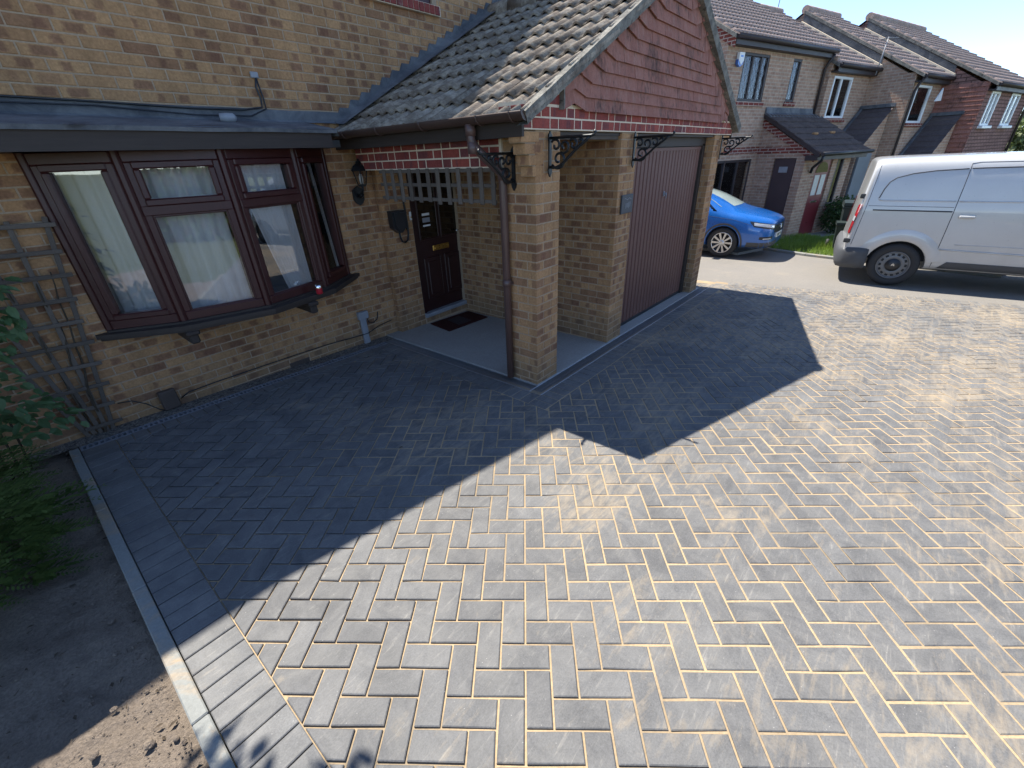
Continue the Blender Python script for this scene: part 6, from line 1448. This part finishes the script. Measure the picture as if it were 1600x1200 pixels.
# grille, emblem, headlamp, fog lamp, plate
gq = [.75+.05*k for k in range(11)]
g_ = cp(dg_, [(q, .775) for q in gq], [(q, .60-.03*(q-.78)/.22) for q in gq], 'grille', M['plastic_dark'], 5, .006)
sub(patch(dg_, [(.66+.034*k, .775-.0*k-.03*sin(pi*k/10)) for k in range(11)], [(.66+.034*k, .755-.03*sin(pi*k/10)) for k in range(11)], 2, .014), 'chrome_bar', M['chrome'], g_)
ec_ = CS.front(-.0, .70, .02)
m1 = MB(); mm = Matrix.Translation(ec_) @ Matrix.Rotation(pi/2, 4, 'Y'); m1.lathe([(.050, -.01), (.058, .006), (.050, .014), (.044, .006), (.050, -.01)], n=24, m=mm); m1.box((-.012, -.052, -.002), (.006, .052, .010), mm @ Matrix.Rotation(.35, 4, 'Z')); sub(m1, 'emblem', M['chrome'], g_)
hq = [.40+.045*k for k in range(9)]
hl = cp(dg_, [(q, .875-.085*(q-.40)/.36) for q in hq], [(q, (.765-.012*k) if k > 0 else .85) for k, q in enumerate(hq)], 'headlight', M['plastic_dark'], 4, .007)
hl2 = patch(dg_, [(q, .858-.080*(q-.40)/.36) for q in hq[1:8]], [(q, .785-.011*k) for k, q in enumerate(hq[1:8])], 3, .012); sub(hl2, 'lamp_lens', M['clearlens'], hl)
fq = [.52+.04*k for k in range(6)]
fg = cp(dg_, [(q, .535) for q in fq], [(q, .455+.02*abs(k-2.5)/2.5) for k, q in enumerate(fq)], 'fog_recess', M['plastic_dark'], 4, .006)
sub(patch(dg_, [(q, .50) for q in fq[1:5]], [(q, .478) for q in fq[1:5]], 2, .012), 'fog_lamp', M['clearlens'], fg)
pc_ = CS.front(0, .52, .012); pl_ = MB(); pl_.cbox((pc_.x-.012, -.26, .465), (pc_.x+.008, .26, .575), .003); po = pl_.build('number_plate', M['plate'], car, local=True)
m1 = MB()
for k, y in enumerate((-.20, -.13, -.06, .0, .08, .14, .20)):
    if k == 4: continue
    m1.box((pc_.x+.009, y-.02, .487), (pc_.x+.0105, y-.010, .553)); m1.box((pc_.x+.009, y+.010, .487), (pc_.x+.0105, y+.02, .553)); m1.box((pc_.x+.009, y-.010, .53 if k % 2 else .487), (pc_.x+.0105, y+.010, .553 if k % 2 else .50))
sub(m1, 'plate_marks', M['plastic_dark'], po)
# glass
cp(lambda y, z, off: CS.front(y, z, off), [(-.56, 1.46), (-.3, 1.485), (0, 1.49), (.3, 1.485), (.56, 1.46)], [(-.74, 1.15), (-.4, 1.15), (0, 1.155), (.4, 1.15), (.74, 1.15)], 'windscreen', M['screen'], 6, .006)
cp(CS.side, [(-.55, 1.27), (-1.0, 1.42), (-2.2, 1.46), (-2.9, 1.38)], [(-.25, 1.06), (-1.0, 1.06), (-2.2, 1.08), (-3.0, 1.10)], 'side_window', M['darkglass'], 5, .006)
m1 = MB(); q = CS.side(-.62, 1.08, 0); m1.cbox((q.x-.06, q.y-.24, 1.06), (q.x+.08, q.y-.02, 1.20), .03); m1.build('door_mirror', M['bluepaint'], car, local=True)
m1 = MB(); m1.tube([CS.side(x, z, .0) for x, z in dens([(.58, .79), (.2, .885), (-.25, .935), (-.42, .95)], 6)], .003, 5); m1.build('bonnet_seam', M['seam'], car, local=True)
m1 = MB(); m1.tube([CS.side(x, z, .0) for x, z in dens([(-.52, .98), (-.52, .45)], 10)], .004, 5); m1.build('door_seam', M['seam'], car, local=True)
def alloy_wheel(par, x, y, sg):
    r_ = .35; m, m1, h = tyre(par, x, y, r_, .245, .225, sg); w_ = m1.build('wheel', M['rubber'], par, local=True)
    m1 = MB(); m1.lathe([(.247, h-.004), (.238, h+.004), (.228, h-.01), (.22, h-.06), (.0, h-.06)], n=44, m=m); sub(m1, 'rim', M['plastic_dark'], w_)
    m1 = MB(); m1.lathe([(.248, h-.006), (.240, h+.006), (.226, h-.004)], n=44, m=m); sub(m1, 'rim_edge', M['alloy'], w_)
    for k in range(10):
        m1 = MB(); m1.raw([(.045, -.016, h-.012), (.235, -.024, h+.000), (.235, .024, h+.000), (.045, .016, h-.012), (.045, -.012, h-.05), (.235, -.024, h-.04), (.235, .024, h-.04), (.045, .012, h-.05)], [(0, 1, 2, 3), (4, 7, 6, 5), (0, 4, 5, 1), (1, 5, 6, 2), (2, 6, 7, 3), (3, 7, 4, 0)]); mt = m @ Matrix.Rotation(2*pi*k/10, 4, 'Z'); m1.v = [tuple(mt @ Vector(p)) for p in m1.v]; sub(m1, 'spoke', M['alloy'], w_)
    m1 = MB(); m1.lathe([(.062, h-.03), (.058, h-.006), (.03, h-.002), (0, h-.002)], n=24, m=m); sub(m1, 'hub', M['alloy'], w_)
for x in (0, -2.675):
    for sg in (1, -1): alloy_wheel(car, x, -.805*sg, sg)
